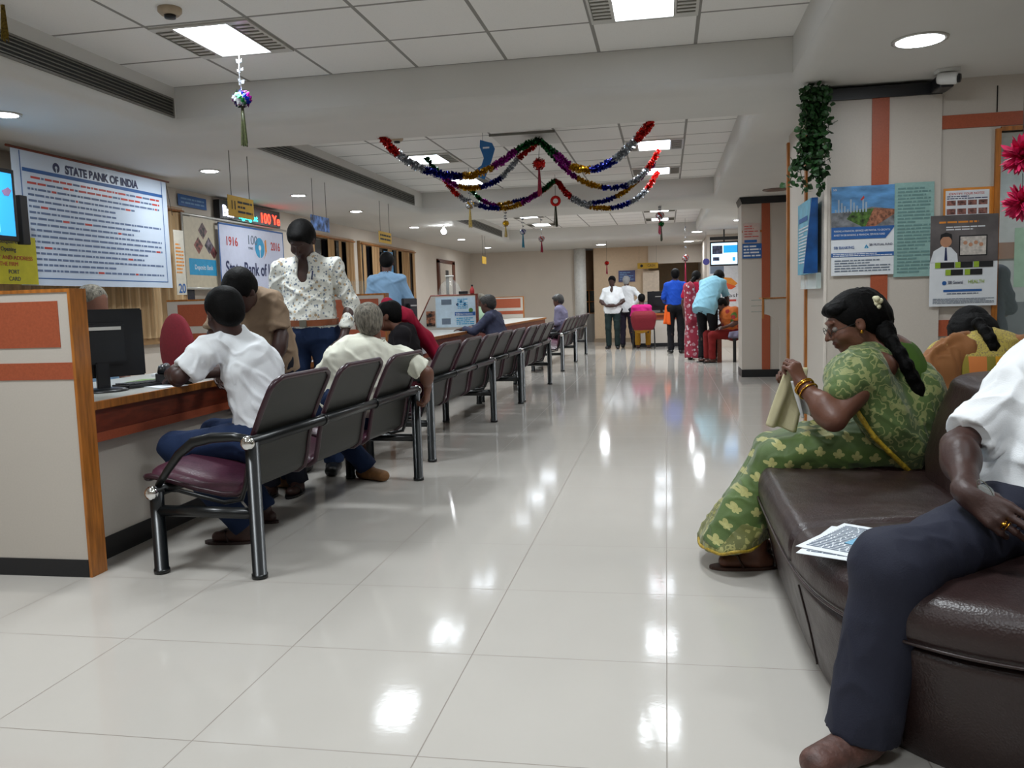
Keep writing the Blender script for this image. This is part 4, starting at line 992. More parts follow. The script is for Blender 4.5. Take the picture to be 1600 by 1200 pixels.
# screen on the left
tv = empty('wall_screen', (-4.42, 4.35, 1.615), label='wall-mounted display screen at the left edge of the picture', cat='screen')
MB().box(-.035, .0, 0, .90, 0, .49, .006).build('screen_bezel', M_plast, tv)
MB().box(0, .0015, .03, .87, .035, .46).build('screen_panel', emis('screen cyan', (40, 140, 205), .9), tv)
tf = ((.0, .03, .035), (0, 1, 0), (0, 0, 1)); rects(tv, tf, [(.1, .02, .66, .2)], emis('screen white', (200, 214, 226), .8), 'white_area', .0035); rects(tv, tf, [(.50, .02, .70, .41)], emis('screen pale', (120, 190, 215), .9), 'pale_column', .003)
polys(tv, tf, [[(.74, .30), (.80, .33), (.83, .31), (.80, .27), (.76, .27)]], mat('screen logo', (150, 120, 160), .5), 'screen_logo', .004)
MB().box(-.5, -.035, .4, .5, .2, .3).build('screen_bracket', M_plast, tv)
box_thing('speaker_bar', 'narrow black speaker beside the left display screen', 'speaker', (-4.44, 5.315, 1.60), (.05, .07, .34), M_plast)
ye = tag(sheet('yellow_notice', ((-4.60, 4.95, 1.33), (0, 1, 0), (0, 0, 1)), .67, .345, mat('yellow paper', (206, 196, 40), .7)), 'bright yellow notice below the left display screen', 'notice')
yf = ((-4.60, 4.95, 1.33), (0, 1, 0), (0, 0, 1))
for s_, y, m_, x in (('s Required For', .29, I_navy, .26), ('nt Opening', .235, I_navy, .28), ('IDENTITY AND ADDRESS', .175, I_red, .13), ('OF THE FIRM', .13, I_red, .24), ('PORT', .075, I_navy, .38), ('CARD', .025, I_navy, .38)):
    lettering(s_, ye, yf, x, y, .03, m_, width=.62-x if len(s_) > 12 else None)
MB().prism([(0, 0), (.1, 0), (.1, .1), (0, .1)], (-4.85, 5.2, 1.35), (1, 0, 0), (0, 0, 1), (0, 1, 0), .02).build('notice_clip', M_plast, ye)
# wall calendar with a big 20, by the dark glass strip
c = tag(sheet('wall_calendar', ((-4.62, 7.47, 1.26), (0, 1, 0), (0, 0, 1)), .17, .62, mat('calendar paper', (206, 200, 186), .6)), 'narrow wall calendar reading 20 right of the big banner', 'calendar')
cf = ((-4.62, 7.47, 1.26), (0, 1, 0), (0, 0, 1)); lettering('20', c, cf, .03, .02, .09, I_blue, width=.12, bold=.02); fineprint(c, cf, .02, .2, .15, .5, 9, I_orange, seed=4)
# blue strip sign above
s_ = tag(sheet('blue_wall_sign', ((-4.93, 8.1, 2.19), (0, 1, 0), (0, 0, 1)), .55, .12, I_blue), 'small blue wall sign between the banner and the red-green ticker', 'sign'); fineprint(s_, ((-4.93, 8.1, 2.19), (0, 1, 0), (0, 0, 1)), .05, .02, .5, .1, 2, mat('pale blue print', (120, 160, 200), .6), seed=6)
# second banner + side board
fr2 = ((-4.84, 8.02, 1.345), (0, 1, 0), (0, 0, 1))
b2 = tag(sheet('display_board', fr2, .62, .73, mat('buff board', (196, 184, 160), .5)), 'rounded buff display board with diamond photos, left of the centenary banner', 'board')
rects(b2, fr2, [(.06, .13, .60, .30)], I_cyan, 'blue_label'); lettering('Deposits Bank', b2, fr2, .16, .19, .05, I_white, width=.36)
D = lambda cx_, cy_, r: [(cx_-r, cy_), (cx_, cy_-r), (cx_+r, cy_), (cx_, cy_+r)]
for k, (cx_, cy_, r, m_) in enumerate(((.36, .60, .10, mat('photo brown', (120, 84, 84), .5, var=.8, scale=20)), (.26, .44, .10, mat('photo rust', (140, 80, 70), .5, var=.8, scale=20)), (.47, .45, .10, mat('photo grey', (110, 100, 110), .5, var=.8, scale=20)), (.56, .38, .08, mat('photo red', (120, 60, 60), .5, var=.6, scale=20)))):
    polys(b2, fr2, [D(cx_, cy_, r*.9)], m_, 'diamond_photo')
b_ = MB().tube([(-4.845, 8.0, 1.335), (-4.845, 8.0, 2.095), (-4.845, 10.5, 2.095)], .014, 8); b_.tube([(-4.845, 8.0, 1.335), (-4.845, 8.64, 1.335)], .014, 8); b_.build('board_frame', M_steel2, b2)
fr3_ = ((-4.80, 8.63, 1.30), (0, 1, 0), (0, 0, 1))
b3 = tag(sheet('centenary_banner', fr3_, 1.60, .76, mat('banner white vinyl', (198, 202, 222), .4, var=.03)), 'white centenary banner with blue border on the left wall', 'banner')
rects(b3, fr3_, [(0, .74, 1.60, .76), (0, 0, .02, .76), (1.58, 0, 1.60, .76), (0, 0, 1.60, .02)], I_blue, 'blue_border')
lettering('1916', b3, fr3_, .14, .52, .10, I_red, width=.25, bold=.02); lettering('2016', b3, fr3_, 1.24, .52, .10, I_red, width=.25, bold=.02); lettering('100', b3, fr3_, .64, .56, .11, I_grey, width=.22); lettering('YEARS', b3, fr3_, .66, .50, .03, I_grey)
polys(b3, fr3_, [disc_poly(.95, .53, .12, 32)], I_cyan, 'bank_emblem'); polys(b3, fr3_, [disc_poly(.95, .53, .032), [(.942, .41), (.958, .41), (.958, .51), (.942, .51)]], I_white, 'emblem_keyhole', .0025)
polys(b3, fr3_, [[(1.05, .40), (1.13, .50), (1.12, .64), (1.08, .62), (1.09, .48)]], I_orange, 'emblem_swoosh')
lettering('State Bank of India', b3, fr3_, .12, .20, .15, I_navy, width=1.36, bold=.03)
# led ticker
fr4 = ((-4.86, 8.80, 2.125), (0, 1, 0), (0, 0, 1))
lt = tag(MB().box(-4.93, -4.86, 8.80, 10.30, 2.12, 2.325, .004).build('led_ticker', M_plast), 'black LED ticker board with white, green and red letters', 'ticker')
lettering('Ban', lt, fr4, .06, .03, .12, emis('white led', (220, 225, 255), 4), bold=.04, off=.004); lettering('nging at', lt, fr4, .42, .03, .07, emis('green led', (40, 220, 190), 3), width=.46, bold=.03, off=.004); lettering('100 Ye', lt, fr4, .95, .03, .12, emis('red led', (255, 50, 30), 4), width=.5, bold=.03, off=.004)
# hanging counter signs on thin wires
def hang_sign(y, w_, z0, h_, m, lab, lines, lm, big=None):
    t = empty('hanging_sign', (-3.40, y, z0), label=lab, cat='sign')
    MB().box(-.008, 0, 0, w_, 0, h_).build('sign_board', m, t); fr_ = ((0, 0, 0), (0, 1, 0), (0, 0, 1))
    if big: lettering(big, t, fr_, .03, h_*.35, h_*.42, lm, bold=.02)
    if lines: fineprint(t, fr_, .03 if not big else w_*.35, h_*.15, w_*.93, h_*.85, lines, lm, seed=int(y*7))
    for q in (.06, w_-.06): MB().tube([(-.004, q, h_), (-.004, q, ZL-z0)], .003, 6).build('wire', M_string, t)
M_ysign = mat('yellow sign board', (186, 146, 40), .5)
hang_sign(6.45-.15, .42, 1.845, .165, M_ysign, 'yellow hanging counter sign numbered 11, nearest the camera', 3, I_black, '11')
hang_sign(7.90, .45, 1.86, .145, mat('blue picture print', (96, 130, 190), .5, var=.7, scale=14), 'hanging sign with blurred blue picture, middle of the left counters', 0, I_white)
hang_sign(9.90, .46, 1.862, .135, M_ysign, 'yellow hanging counter sign above the blue-shirted clerk', 2, I_black)
hang_sign(15.75, .36, 1.83, .135, M_ysign, 'small yellow hanging counter sign farthest on the left', 0, I_black)
# blue poster on far curtain window and thin notice
tag(sheet('blue_poster', ((-4.86, 14.35, 1.55), (0, 1, 0), (0, 0, 1)), .5, .5, mat('blue poster paper', (60, 140, 190), .5, var=.2)), 'blue poster on the far curtained window behind the clerk', 'poster')
c_ = empty('security_camera', (-4.9, 10.95, 2.27), label='small dark camera on the left wall beside the ticker', cat='camera')
MB().box(-.05, 0, -.02, .02, -.02, .02).build('camera_bracket', M_white, c_); MB().ball((.03, 0, -.03), .045).build('camera_dome', M_plast, c_)
for (x, y, z, s2) in ((-3.95, 17.9, 1.30, .3), (-4.3, 18.0, 1.25, .2)): pass

# ================================================================== RIGHT-HAND SIDE: posters on the pier, screen, ivy, far things
def wfr(x, y, z): return ((x, y, z), (1, 0, 0), (0, 0, 1))
mint = mat('mint notice paper', (142, 178, 172), .6, var=.06, scale=40)
f1 = wfr(.96, 5.645, 1.17)
pm = tag(sheet('mint_notice', wfr(1.395, 5.648, 1.175), .23, .575, mint), 'mint green handwritten notice between the city poster and the health poster', 'notice')
fineprint(pm, wfr(1.395, 5.648, 1.175), .02, .02, .21, .55, 26, mat('grey green print', (104, 140, 138), .7), seed=21, h=.5)
pa = tag(sheet('city_poster', wfr(1.025, 5.645, 1.195), .37, .55, M_paper), 'investment poster with a city road picture on the near pier', 'poster'); fa = wfr(1.025, 5.645, 1.195)
rects(pa, fa, [(0, .30, .37, .55)], mat('sky print', (92, 148, 200), .5, var=.25, scale=9, stretch=(1, 1, 3)), 'sky_picture')
polys(pa, fa, [[(0, .29), (.37, .29), (.37, .40), (.24, .42), (.15, .40), (0, .39)]], mat('road print', (122, 124, 128), .5, var=.4, scale=24), 'road_picture', .002)
polys(pa, fa, [[(.09, .35), (.13, .40), (.25, .41), (.27, .33), (.19, .295)]], mat('green print', (84, 120, 48), .5, var=.5, scale=40), 'field_picture', .0025)
polys(pa, fa, [[(.25, .41), (.37, .40), (.37, .37), (.26, .30), (.20, .295)]], mat('brick print', (160, 104, 78), .5, var=.5, scale=60), 'quarter_picture', .0028)
rects(pa, fa, [(.02+.018*i, .39, .03+.018*i, .41+.02*((i*7) % 4)) for i in range(11)], mat('tower print', (150, 168, 186), .5), 'tower_pictures', .003)
polys(pa, fa, [[(.17, .465), (.19, .49), (.195, .475), (.18, .46)]], I_red, 'plane_picture', .003)
polys(pa, fa, [[(0, .225), (.32, .225), (.37, .29), (.37, .30), (0, .30)]], I_blue, 'blue_caption', .003)
lettering('MAKING A FINANCIAL SERVICES ARE PIVOTAL TO GROWTH', pa, fa, .015, .27, .012, I_white, width=.33, off=.0035); lettering('INVEST IN SBI BANKING & FINANCIAL SERVICES FUND', pa, fa, .015, .245, .012, I_white, width=.30, off=.0035)
lettering('SBI', pa, fa, .008, .525, .014, I_white, off=.0035); lettering('SBI BANKING', pa, fa, .015, .165, .018, I_blue, width=.12); lettering('SBI MUTUAL FUND', pa, fa, .225, .18, .014, I_navy, width=.135)
polys(pa, fa, [[(.20, .175), (.208, .19), (.216, .175)], [(.208, .166), (.216, .18), (.222, .166)], [(.196, .166), (.203, .178), (.208, .166)]], I_cyan, 'fund_emblem')
rects(pa, fa, [(0, .115, .37, .14)], I_blue, 'blue_strip', .002); fineprint(pa, fa, .01, .117, .36, .138, 2, I_white, seed=3, off=.0026); fineprint(pa, fa, .02, .02, .35, .1, 5, I_grey, seed=13)
po = tag(sheet('orange_notice', wfr(1.685, 5.675, 1.455), .285, .25, I_orange), 'small orange framed notice of banknotes above the health poster', 'notice'); fo = wfr(1.685, 5.675, 1.455)
rects(po, fo, [(.012, .065, .26, .235)], I_white, 'white_area'); lettering('IDENTIFY YOUR NOTES', po, fo, .03, .208, .014, I_red, width=.2); 
rects(po, fo, [(.02+.06*i, .145, .07+.06*i, .175) for i in range(4)]+[(.02+.06*i, .09, .07+.06*i, .125) for i in range(4)], mat('banknote print', (150, 100, 90), .5, var=.5, scale=60), 'banknote_pictures', .002); fineprint(po, fo, .02, .18, .25, .205, 2, I_navy, seed=4, off=.002)
ph = tag(sheet('health_poster', wfr(1.605, 5.646, .985), .385, .555, M_paper), 'health insurance poster with a smiling man and a framed family picture', 'poster'); fh = wfr(1.605, 5.646, .985)
rects(ph, fh, [(0, .27, .385, .555)], mat('dark grey photo', (104, 98, 98), .5, var=.3, scale=6), 'photo_ground'); fineprint(ph, fh, .05, .50, .35, .525, 1, I_orange, seed=3, off=.002); fineprint(ph, fh, .09, .46, .31, .49, 2, I_white, seed=5, off=.002)
polys(ph, fh, [[(.0, .27), (.02, .34), (.07, .37), (.12, .36), (.155, .32), (.16, .27)]], I_white, 'shirt_picture', .0025)
polys(ph, fh, [disc_poly(.09, .395, .033)], mat('printed skin', (190, 140, 110), .5), 'face_picture', .003); polys(ph, fh, [[(.055, .40), (.06, .44), (.09, .452), (.122, .44), (.126, .40), (.11, .425), (.07, .425)]], I_black, 'hair_picture', .0035); polys(ph, fh, [[(.086, .36), (.094, .36), (.10, .28), (.082, .28)]], I_navy, 'tie_picture', .003)
rects(ph, fh, [(.165, .305, .325, .43)], I_black, 'frame_picture', .0025); rects(ph, fh, [(.172, .312, .318, .423)], mat('family print', (206, 198, 190), .5, var=.2, scale=50), 'family_picture', .003)
polys(ph, fh, [disc_poly(.20+.03*i, .385-.012*(i % 2), .012, 10) for i in range(4)], mat('printed skin', (190, 140, 110), .5), 'family_faces', .0035)
for q_ in ((.03, .235, .14, .27), (.145, .235, .245, .27), (.25, .235, .36, .27), (.09, .19, .19, .225), (.2, .19, .30, .225)):
    lb_ = rects(ph, fh, [q_], I_black, 'black_label', .003); rects(lb_, fh, [(q_[0], q_[1], q_[0]+.03, q_[3])], mat('lime print', (150, 180, 50), .5), 'lime_end', .0035)
lettering('SBI General', ph, fh, .105, .137, .02, I_navy, width=.085); polys(ph, fh, [disc_poly(.085, .143, .013)], I_blue, 'insurer_emblem'); lettering('HEALTH', ph, fh, .22, .138, .022, mat('lime print', (150, 180, 50), .5), width=.09); rects(ph, fh, [(.08, .088, .30, .102)], I_blue, 'blue_line'); fineprint(ph, fh, .02, .015, .37, .05, 4, I_grey, seed=6); fineprint(ph, fh, .1, .07, .28, .084, 1, I_grey, seed=16)
# brochures on the left face of the pier
bh = empty('brochure_rack', (.975, 6.0, 1.12), label='clear rack with bright blue bank leaflet on the left face of the near pier', cat='brochure rack')
MB().box(-.03, .0, -.30, .34, 0, .10).build('rack_tray', mat('clear acrylic', (210, 226, 224), .08, alpha=.45), bh)
MB().box(-.055, -.01, -.22, .30, .10, .58).build('leaflet', mat('pale blue leaflet', (110, 180, 206), .45, var=.15, scale=10), bh)
MB().prism([(-.10, .10), (-.012, .10), (-.012, .58), (-.05, .58)], (0, -.245, 0), (1, 0, 0), (0, 0, 1), (0, 1, 0), .02).build('folded_leaflet', mat('deep blue leaflet', (24, 84, 150), .35, var=.3, scale=8), bh)
fb = ((-.056, .28, .12), (0, -1, 0), (0, 0, 1)); fineprint(bh, fb, .04, .05, .44, .30, 12, I_white, seed=2); rects(bh, fb, [(.05, .33, .4, .36)], I_blue, 'leaflet_band')
# security camera
c_ = empty('security_camera', (1.63, 5.43, ZL), label='white bullet security camera under the soffit right of the pier', cat='camera')
MB().box(-.07, .05, -.04, .04, -.02, 0, .003).build('camera_bracket', M_white, c_); MB().lathe([(.028, 0), (.034, .02), (.034, .10), (.03, .11)], (-.06, 0, -.05), 18, (.8, -.5, -.15)).build('camera_body', M_white, c_); MB().lathe([(.026, 0), (.024, .012), (.001, .013)], Vector((-.06, 0, -.05))+Vector((.8, -.5, -.15)).normalized()*.11, 18, (.8, -.5, -.15)).build('camera_lens', M_plast, c_)
MB().box(-.05, .03, .0, .16, -.10, -.02, .01).build('junction_box', M_plast, c_)
# ivy hanging at the pier corner
iv = empty('artificial_ivy', (.95, 5.55, 1.7), label='dark green artificial ivy garland hanging down the corner of the near pier', cat='ivy')
b = MB(); rr = random.Random(5)
def leaf(b, p, sz, rr):
    d_ = Vector((rr.uniform(-1, 1), rr.uniform(-1, .3), rr.uniform(-1.2, .4))).normalized(); s_ = d_.cross(Vector((rr.uniform(-1, 1), rr.uniform(-1, 1), rr.uniform(-1, 1)))).normalized(); n_ = d_.cross(s_)
    pts = [p, p+d_*sz*.35+s_*sz*.45, p+d_*sz*.75+s_*sz*.28, p+d_*sz+n_*sz*.1, p+d_*sz*.75-s_*sz*.28, p+d_*sz*.35-s_*sz*.45]
    m0 = b.bm.verts.new(p+d_*sz*.5-n_*sz*.10); vs = [b.bm.verts.new(q) for q in pts]
    for i in range(6): b.bm.faces.new((vs[i], vs[(i+1) % 6], m0))
stems = []
for k in range(11):
    x0, y0 = rr.uniform(-.10, .02), rr.uniform(-.06, .05); L_ = rr.uniform(.30, .58) if k < 9 else .62
    pts = []; x, y, z = x0, y0, .63
    while z > .63-L_:
        pts.append(Vector((x, y, z))); x += rr.uniform(-.012, .010)+.004*(z < .3); y += rr.uniform(-.01, .01); z -= .025
    stems.append(pts)
stems.append([Vector((-.06-.013*i, -.01, .30-.006*i-.0016*i*i+.02*math.sin(i))) for i in range(11)])
for pts in stems:
    for p_ in pts:
        for _ in range(4): leaf(b, p_+Vector((rr.uniform(-.03, .03), rr.uniform(-.03, .03), rr.uniform(-.02, .02))), rr.uniform(.03, .05), rr)
b.build('foliage', mat('ivy leaf', (34, 74, 30), .5, var=.45, scale=50), iv, recalc=False)
b = MB()
for pts in stems: b.tube(pts, .003, 5)
b.build('ivy_stem', mat('ivy stem', (60, 70, 36), .7), iv)
# signs on the far pier
s_ = tag(sheet('blue_pier_sign', wfr(.995, 11.588, 1.565), .245, .19, I_blue), 'blue sign with white lines on the far pier', 'sign'); fineprint(s_, wfr(.995, 11.588, 1.565), .015, .015, .23, .175, 4, I_white, seed=3, h=.5)
s_ = tag(sheet('pale_pier_notice', wfr(1.0, 11.588, 1.63+.13), .22, .26, mat('pale pinkish notice', (200, 178, 170), .6)), 'pale notice with blue tab above the blue sign on the far pier', 'notice'); rects(s_, wfr(1.0, 11.588, 1.76), [(.02, .01, .18, .045)], I_blue, 'blue_tab'); fineprint(s_, wfr(1.0, 11.588, 1.76), .02, .07, .2, .24, 5, I_red, seed=4, h=.3)
# writing desk board by the far pier
wd = empty('writing_stand', (1.16, 10.62, 0), label='cream writing stand with curved cut-out in front of the far pier', cat='writing stand')
arc = [(.0, .86)]+[(.19-.19*math.cos(q*PI/16)*1.0, .86-.0-.24*(1-math.cos((q)*PI/16))*0-.0-.30*math.sin(q*PI/16)**1*0) for q in range(0)]
poly = [(0, 1.035), (0, .85)]+[(.0+.185*math.sin(q/10*PI/2), .62+.23*math.cos(q/10*PI/2)) for q in range(11)]+[(.185, 0), (.40, 0), (.40, 1.035)]
MB().prism(poly, (0, 0, 0), (1, 0, 0), (0, 0, 1), (0, 1, 0), .03).build('side_board', M_lam, wd)
MB().box(-.012, .40, -.012, .45, 1.035, 1.05).box(-.02, 0, -.012, .04, .80, 1.05).build('wood_edging', M_wood, wd)
MB().box(.02, .40, .03, .45, .98, 1.03).build('writing_top', M_lam, wd)
MB().box(.185, .42, -.004, .035, 0, .08).build('kick_board', M_black, wd)
t = empty('leaflet_tray', (1.02, 10.66, .88), label='clear leaflet tray fixed left of the writing stand', cat='tray'); MB().box(0, .13, 0, .05, 0, .006).box(0, .13, 0, .05, .07, .076).box(0, .13, 0, .05, .14, .146).build('tray_shelves', mat('green clear acrylic', (150, 180, 165), .1, alpha=.5), t)
# glass-topped cabinet behind
t = empty('glass_cabinet', (1.5, 8.7, 0), label='tall dark glass cabinet seen between the writing stand and the pier', cat='cabinet')
MB().box(0, .42, 0, .5, 0, .62).build('cabinet_base', mat('slate cabinet', (52, 56, 66), .4), t); MB().box(.0, .42, 0, .5, .62, 1.25).build('cabinet_glass', mat('dark green glass', (36, 48, 44), .1), t); MB().box(-.01, .43, -.01, .51, 1.25, 1.29).box(-.01, .0, -.01, .51, .62, 1.25).build('cabinet_frame', M_steel, t)
# door frame and blue notice on the mid wall
struct('trim_16', MB().box(1.90, 1.95, 9.6, 9.9, 1.1, 1.95), M_wood)
struct('trim_17', MB().box(1.93, 1.95, 7.4, 7.55, 0, 2.2), M_or)
tag(MB().box(1.935, 1.948, 8.2, 8.9, 1.45, 1.85).build('blue_notice', mat('dull blue notice', (76, 92, 120), .5)), 'dull blue notice on the side wall behind the near pier', 'notice')
c_ = empty('security_camera', (1.80, 8.2, 2.02), label='small dark camera on the side wall beyond the near pier', cat='camera'); MB().box(0, .15, -.02, .02, -.01, .01).build('camera_bracket', M_white, c_); MB().box(-.1, 0, -.04, .04, -.03, .04, .01).build('camera_body', M_plast, c_)
# things seen through the glass screen
t = tag(sheet('mint_poster', wfr(2.10, 5.695-.002, 1.09), .6, .36, mat('pale mint poster', (168, 200, 176), .6)), 'large pale mint poster stuck on the glass screen, right edge', 'poster')
tag(sheet('framed_chart', wfr(2.55, 8.59, 1.85), 1.1, .55, mat('pale chart', (200, 210, 212), .5)), 'pale chart on the office wall behind the glass screen', 'chart')
struct('trim_18', MB().box(2.05, 4.3, 8.58, 8.6, 1.35, 1.5), mat('tan dado band', (150, 112, 90), .6))
struct('trim_19', MB().box(2.05, 4.3, 8.57, 8.59, .0, .95), mat('grey office dado', (120, 124, 128), .6))
# pink paper flowers hanging at the right edge
def pompom(c, R_, lab, n=90, m=None, seed=3, grp=None):
    t = empty('paper_flower', tuple(c), label=lab, cat='decoration', group=grp); rr = random.Random(seed); b = MB()
    for i in range(n):
        z = 1-2*(i+.5)/n; ph_ = i*2.39996; d_ = Vector((math.sqrt(1-z*z)*math.cos(ph_), math.sqrt(1-z*z)*math.sin(ph_), z)); s_ = d_.orthogonal().normalized(); s_ = Matrix.Rotation(rr.uniform(0, 6.28), 3, d_) @ s_; n_ = d_.cross(s_)
        L_ = R_*rr.uniform(.85, 1.08); wdt = R_*.16; k = 6; up_, lo_ = [], []
        for q in range(k+1):
            u = q/k; ww = wdt*math.sin(PI*min(u*.9+.1, 1))**.6*(1 if q < k else .35); cen = d_*L_*u+n_*R_*.25*u*u
            up_.append((b.bm.verts.new(cen+s_*ww+n_*ww*.5), b.bm.verts.new(cen), b.bm.verts.new(cen-s_*ww+n_*ww*.5)))
        for q in range(k):
            for w_ in (0, 1): f_ = b.bm.faces.new((up_[q][w_], up_[q][w_+1], up_[q+1][w_+1], up_[q+1][w_])); f_.smooth = True
    b.build('petals', m or mat('hot pink crepe paper', (214, 34, 92), .45, var=.2, scale=40), t, recalc=False)
    return t
pc = aty(1598, 243, 2.7); t1 = pompom(pc, .062, 'upper hot pink paper flower hanging at the right edge')
MB().tube([(0, 0, 0), (0, 0, ZL-pc.z)], .0012, 5).build('thread', M_string, t1)
pc2 = aty(1597, 316, 2.7); t2 = pompom(pc2, .054, 'lower hot pink paper flower hanging at the right edge', n=110, seed=9)
MB().tube([(0, 0, 0), (0, 0, pc.z-pc2.z-.05)], .0012, 5).build('thread', M_string, t2)
# far screen, posters, cash counter
t = empty('hanging_screen', (1.12, 17.0, 1.9), label='hanging information screen in front of the far poster', cat='screen')
MB().box(-.27, .27, 0, .07, -.24, .23, .01).build('screen_bezel', M_plast, t); MB().box(-.245, .245, -.003, 0, -.21, .20).build('screen_panel', emis('screen pale2', (190, 215, 235), 1.1), t)
ft = ((-.245, -.003, -.21), (1, 0, 0), (0, 0, 1)); rects(t, ft, [(.23, .22, .49, .36), (.40, .06, .45, .13)], emis('screen blue2', (30, 130, 200), 1.2), 'screen_blue'); rects(t, ft, [(.02, .20, .21, .36), (.03, .07, .15, .14)], mat('screen picture', (90, 96, 130), .4, var=.6, scale=20), 'screen_picture', .003)
MB().box(-.27, .3, 0, .1, .26, .32).build('screen_shelf', M_plast, t); MB().tube([(0, .04, .2), (0, .04, ZL-1.9)], .015, 8).build('hanger', M_plast, t)
t = empty('cash_poster', (.90, 18.38, .35), label='tall white cash counter poster under the far hanging screen', cat='poster'); fc = ((0, 0, 0), (1, 0, 0), (0, 0, 1)); sheet('poster_sheet', fc, .62, 1.4, mat('white poster stock', (206, 206, 208), .5), t)
polys(t, fc, [[(.15, .98), (.28, 1.12), (.45, 1.1), (.58, .98), (.5, .92), (.3, .9)]], I_orange, 'orange_picture'); polys(t, fc, [[(.2, .92), (.35, 1.0), (.55, .92), (.45, .86)]], mat('red-orange print', (214, 84, 40), .5), 'red_picture', .002); lettering('G Cash', t, fc, .1, .70, .08, I_black, width=.5); fineprint(t, fc, .05, .60, .57, .66, 1, I_red, seed=2, h=.7)
rects(t, fc, [(.02, 1.2, .3, 1.35)], I_grey, 'grey_print'); fineprint(t, fc, .08, .2, .5, .5, 5, I_grey, seed=2, h=.3)
t = empty('round_sign', (.80, 17.5, 1.77), label='small round violet sign left of the far hanging screen', cat='sign'); MB().lathe([(.065, 0), (.065, .01)], (0, 0, 0), 24, (0, -1, 0)).build('sign_disc', mat('violet blue', (70, 66, 130), .5), t); MB().tube([(0, 0, .06), (0, 0, ZL-1.77)], .002, 5).build('wire', M_string, t)
s_ = tag(sheet('blue_office_notice', wfr(-1.16, 21.43, 1.50), .41, .28, mat('slate blue notice', (72, 78, 124), .5)), 'slate blue notice on the panelled far wall', 'notice'); fineprint(s_, wfr(-1.16, 21.43, 1.50), .03, .04, .38, .25, 5, mat('pale blue print', (120, 160, 200), .6), seed=3)
t = empty('yellow_sign', (-.68, 21.2, 1.80), label='yellow hanging sign above the far cash counter', cat='sign'); MB().box(0, .50, 0, .015, 0, .14).build('sign_board', M_ysign, t); lettering('CASH', t, ((0, -.0, 0), (1, 0, 0), (0, 0, 1)), .24, .04, .07, I_black, width=.18); polys(t, ((0, 0, 0), (1, 0, 0), (0, 0, 1)), [disc_poly(.1, .07, .035, 12)], I_black, 'sign_emblem')
MB().tube([(.04, .008, .14), (.04, .008, ZL-1.8)], .002, 5).build('wire', M_string, t); MB().tube([(.46, .008, .14), (.46, .008, ZL-1.8)], .002, 5).build('wire', M_string, t)
struct('trim_20', MB().box(-.42, -.37, 21.4, 23.4, 1.9, ZL), M_wall); struct('wall_cash_header', MB().box(-.42, 1.0, 21.45, 21.55, 1.92, ZL), M_wall)
t = tag(MB().box(-.56, -.16, 21.38, 21.41, 1.0, 1.75).build('cash_window_panel', mat('pale panel', (222, 204, 184), .4)), 'pale upright panel at the left of the cash opening', 'panel')
cc = empty('cash_counter', (-.70, 19.0, 0), label='far cash counter with orange top and cream front', cat='counter')
MB().box(0, 1.45, 0, .6, .70, .74).build('counter_top', mat('orange brown edging', (170, 96, 48), .4), cc); MB().box(0, 1.45, .06, .1, .60, .70).build('counter_apron', M_or, cc); MB().box(0, 1.45, .08, .12, .08, .60).build('counter_front', M_lam, cc); MB().box(0, 1.45, .07, .12, 0, .08).build('kick_board', M_black, cc); MB().box(1.0, 1.08, .0, .6, 0, .74).build('counter_panel', M_or, cc)
monitor((-.10, 19.25, .74), (0, 1, 0), .62, .42, 'wide dark monitor on the far cash counter')
tag(box_thing('card_machine', 'white machine beside the far counter monitor', 'machine', (.24, 19.2, .741), (.10, .1, .22), emis('machine glow', (210, 230, 235), .25)), 'pale lit machine beside the far counter monitor', 'machine')
# red visitor chair at the cash counter
rc = empty('visitor_chair', (-.475, 18.15, 0), label='dark red visitor chair at the far cash counter', cat='chair')
soft('backrest', [cap((-.16, 0, .52), (.16, 0, .52), .05, .05, .02), cap((-.16, -.03, .72), (.16, -.03, .72), .05, .05, .25), cap((-.17, -.01, .58), (.17, -.01, .58), .045, .045, .12), cap((-.17, -.02, .65), (.17, -.02, .65), .045, .045, .12), cap((-.16, 0, .46), (.16, 0, .46), .05, .05, .1)], .02, M_redfab, rc)
MB().box(-.22, .22, -.0, .45, .41, .47, .02).build('seat', M_redfab, rc)
for sx in (-1, 1):
    MB().tube([(.22*sx, .42, .42), (.23*sx, .44, .0)], .011, 8).build('leg', M_plast, rc); MB().tube([(.22*sx, -.03, .62), (.22*sx, .0, .42), (.23*sx, -.04, .0)], .011, 8).build('leg', M_plast, rc)
# low bench behind the far pier
lb = empty('low_bench', (.87, 14.25, 0), label='low black bench with brown end leg behind the far pier', cat='bench'); MB().box(0, .62, 0, .45, .38, .43, .01).build('seat', M_plast, lb); MB().box(-.05, .02, 0, .06, 0, .43).build('leg', M_dwood, lb); MB().box(.2, .25, 0, .05, 0, .38).build('leg', M_plast, lb); MB().box(.55, .6, 0, .05, 0, .38).build('leg', M_plast, lb)

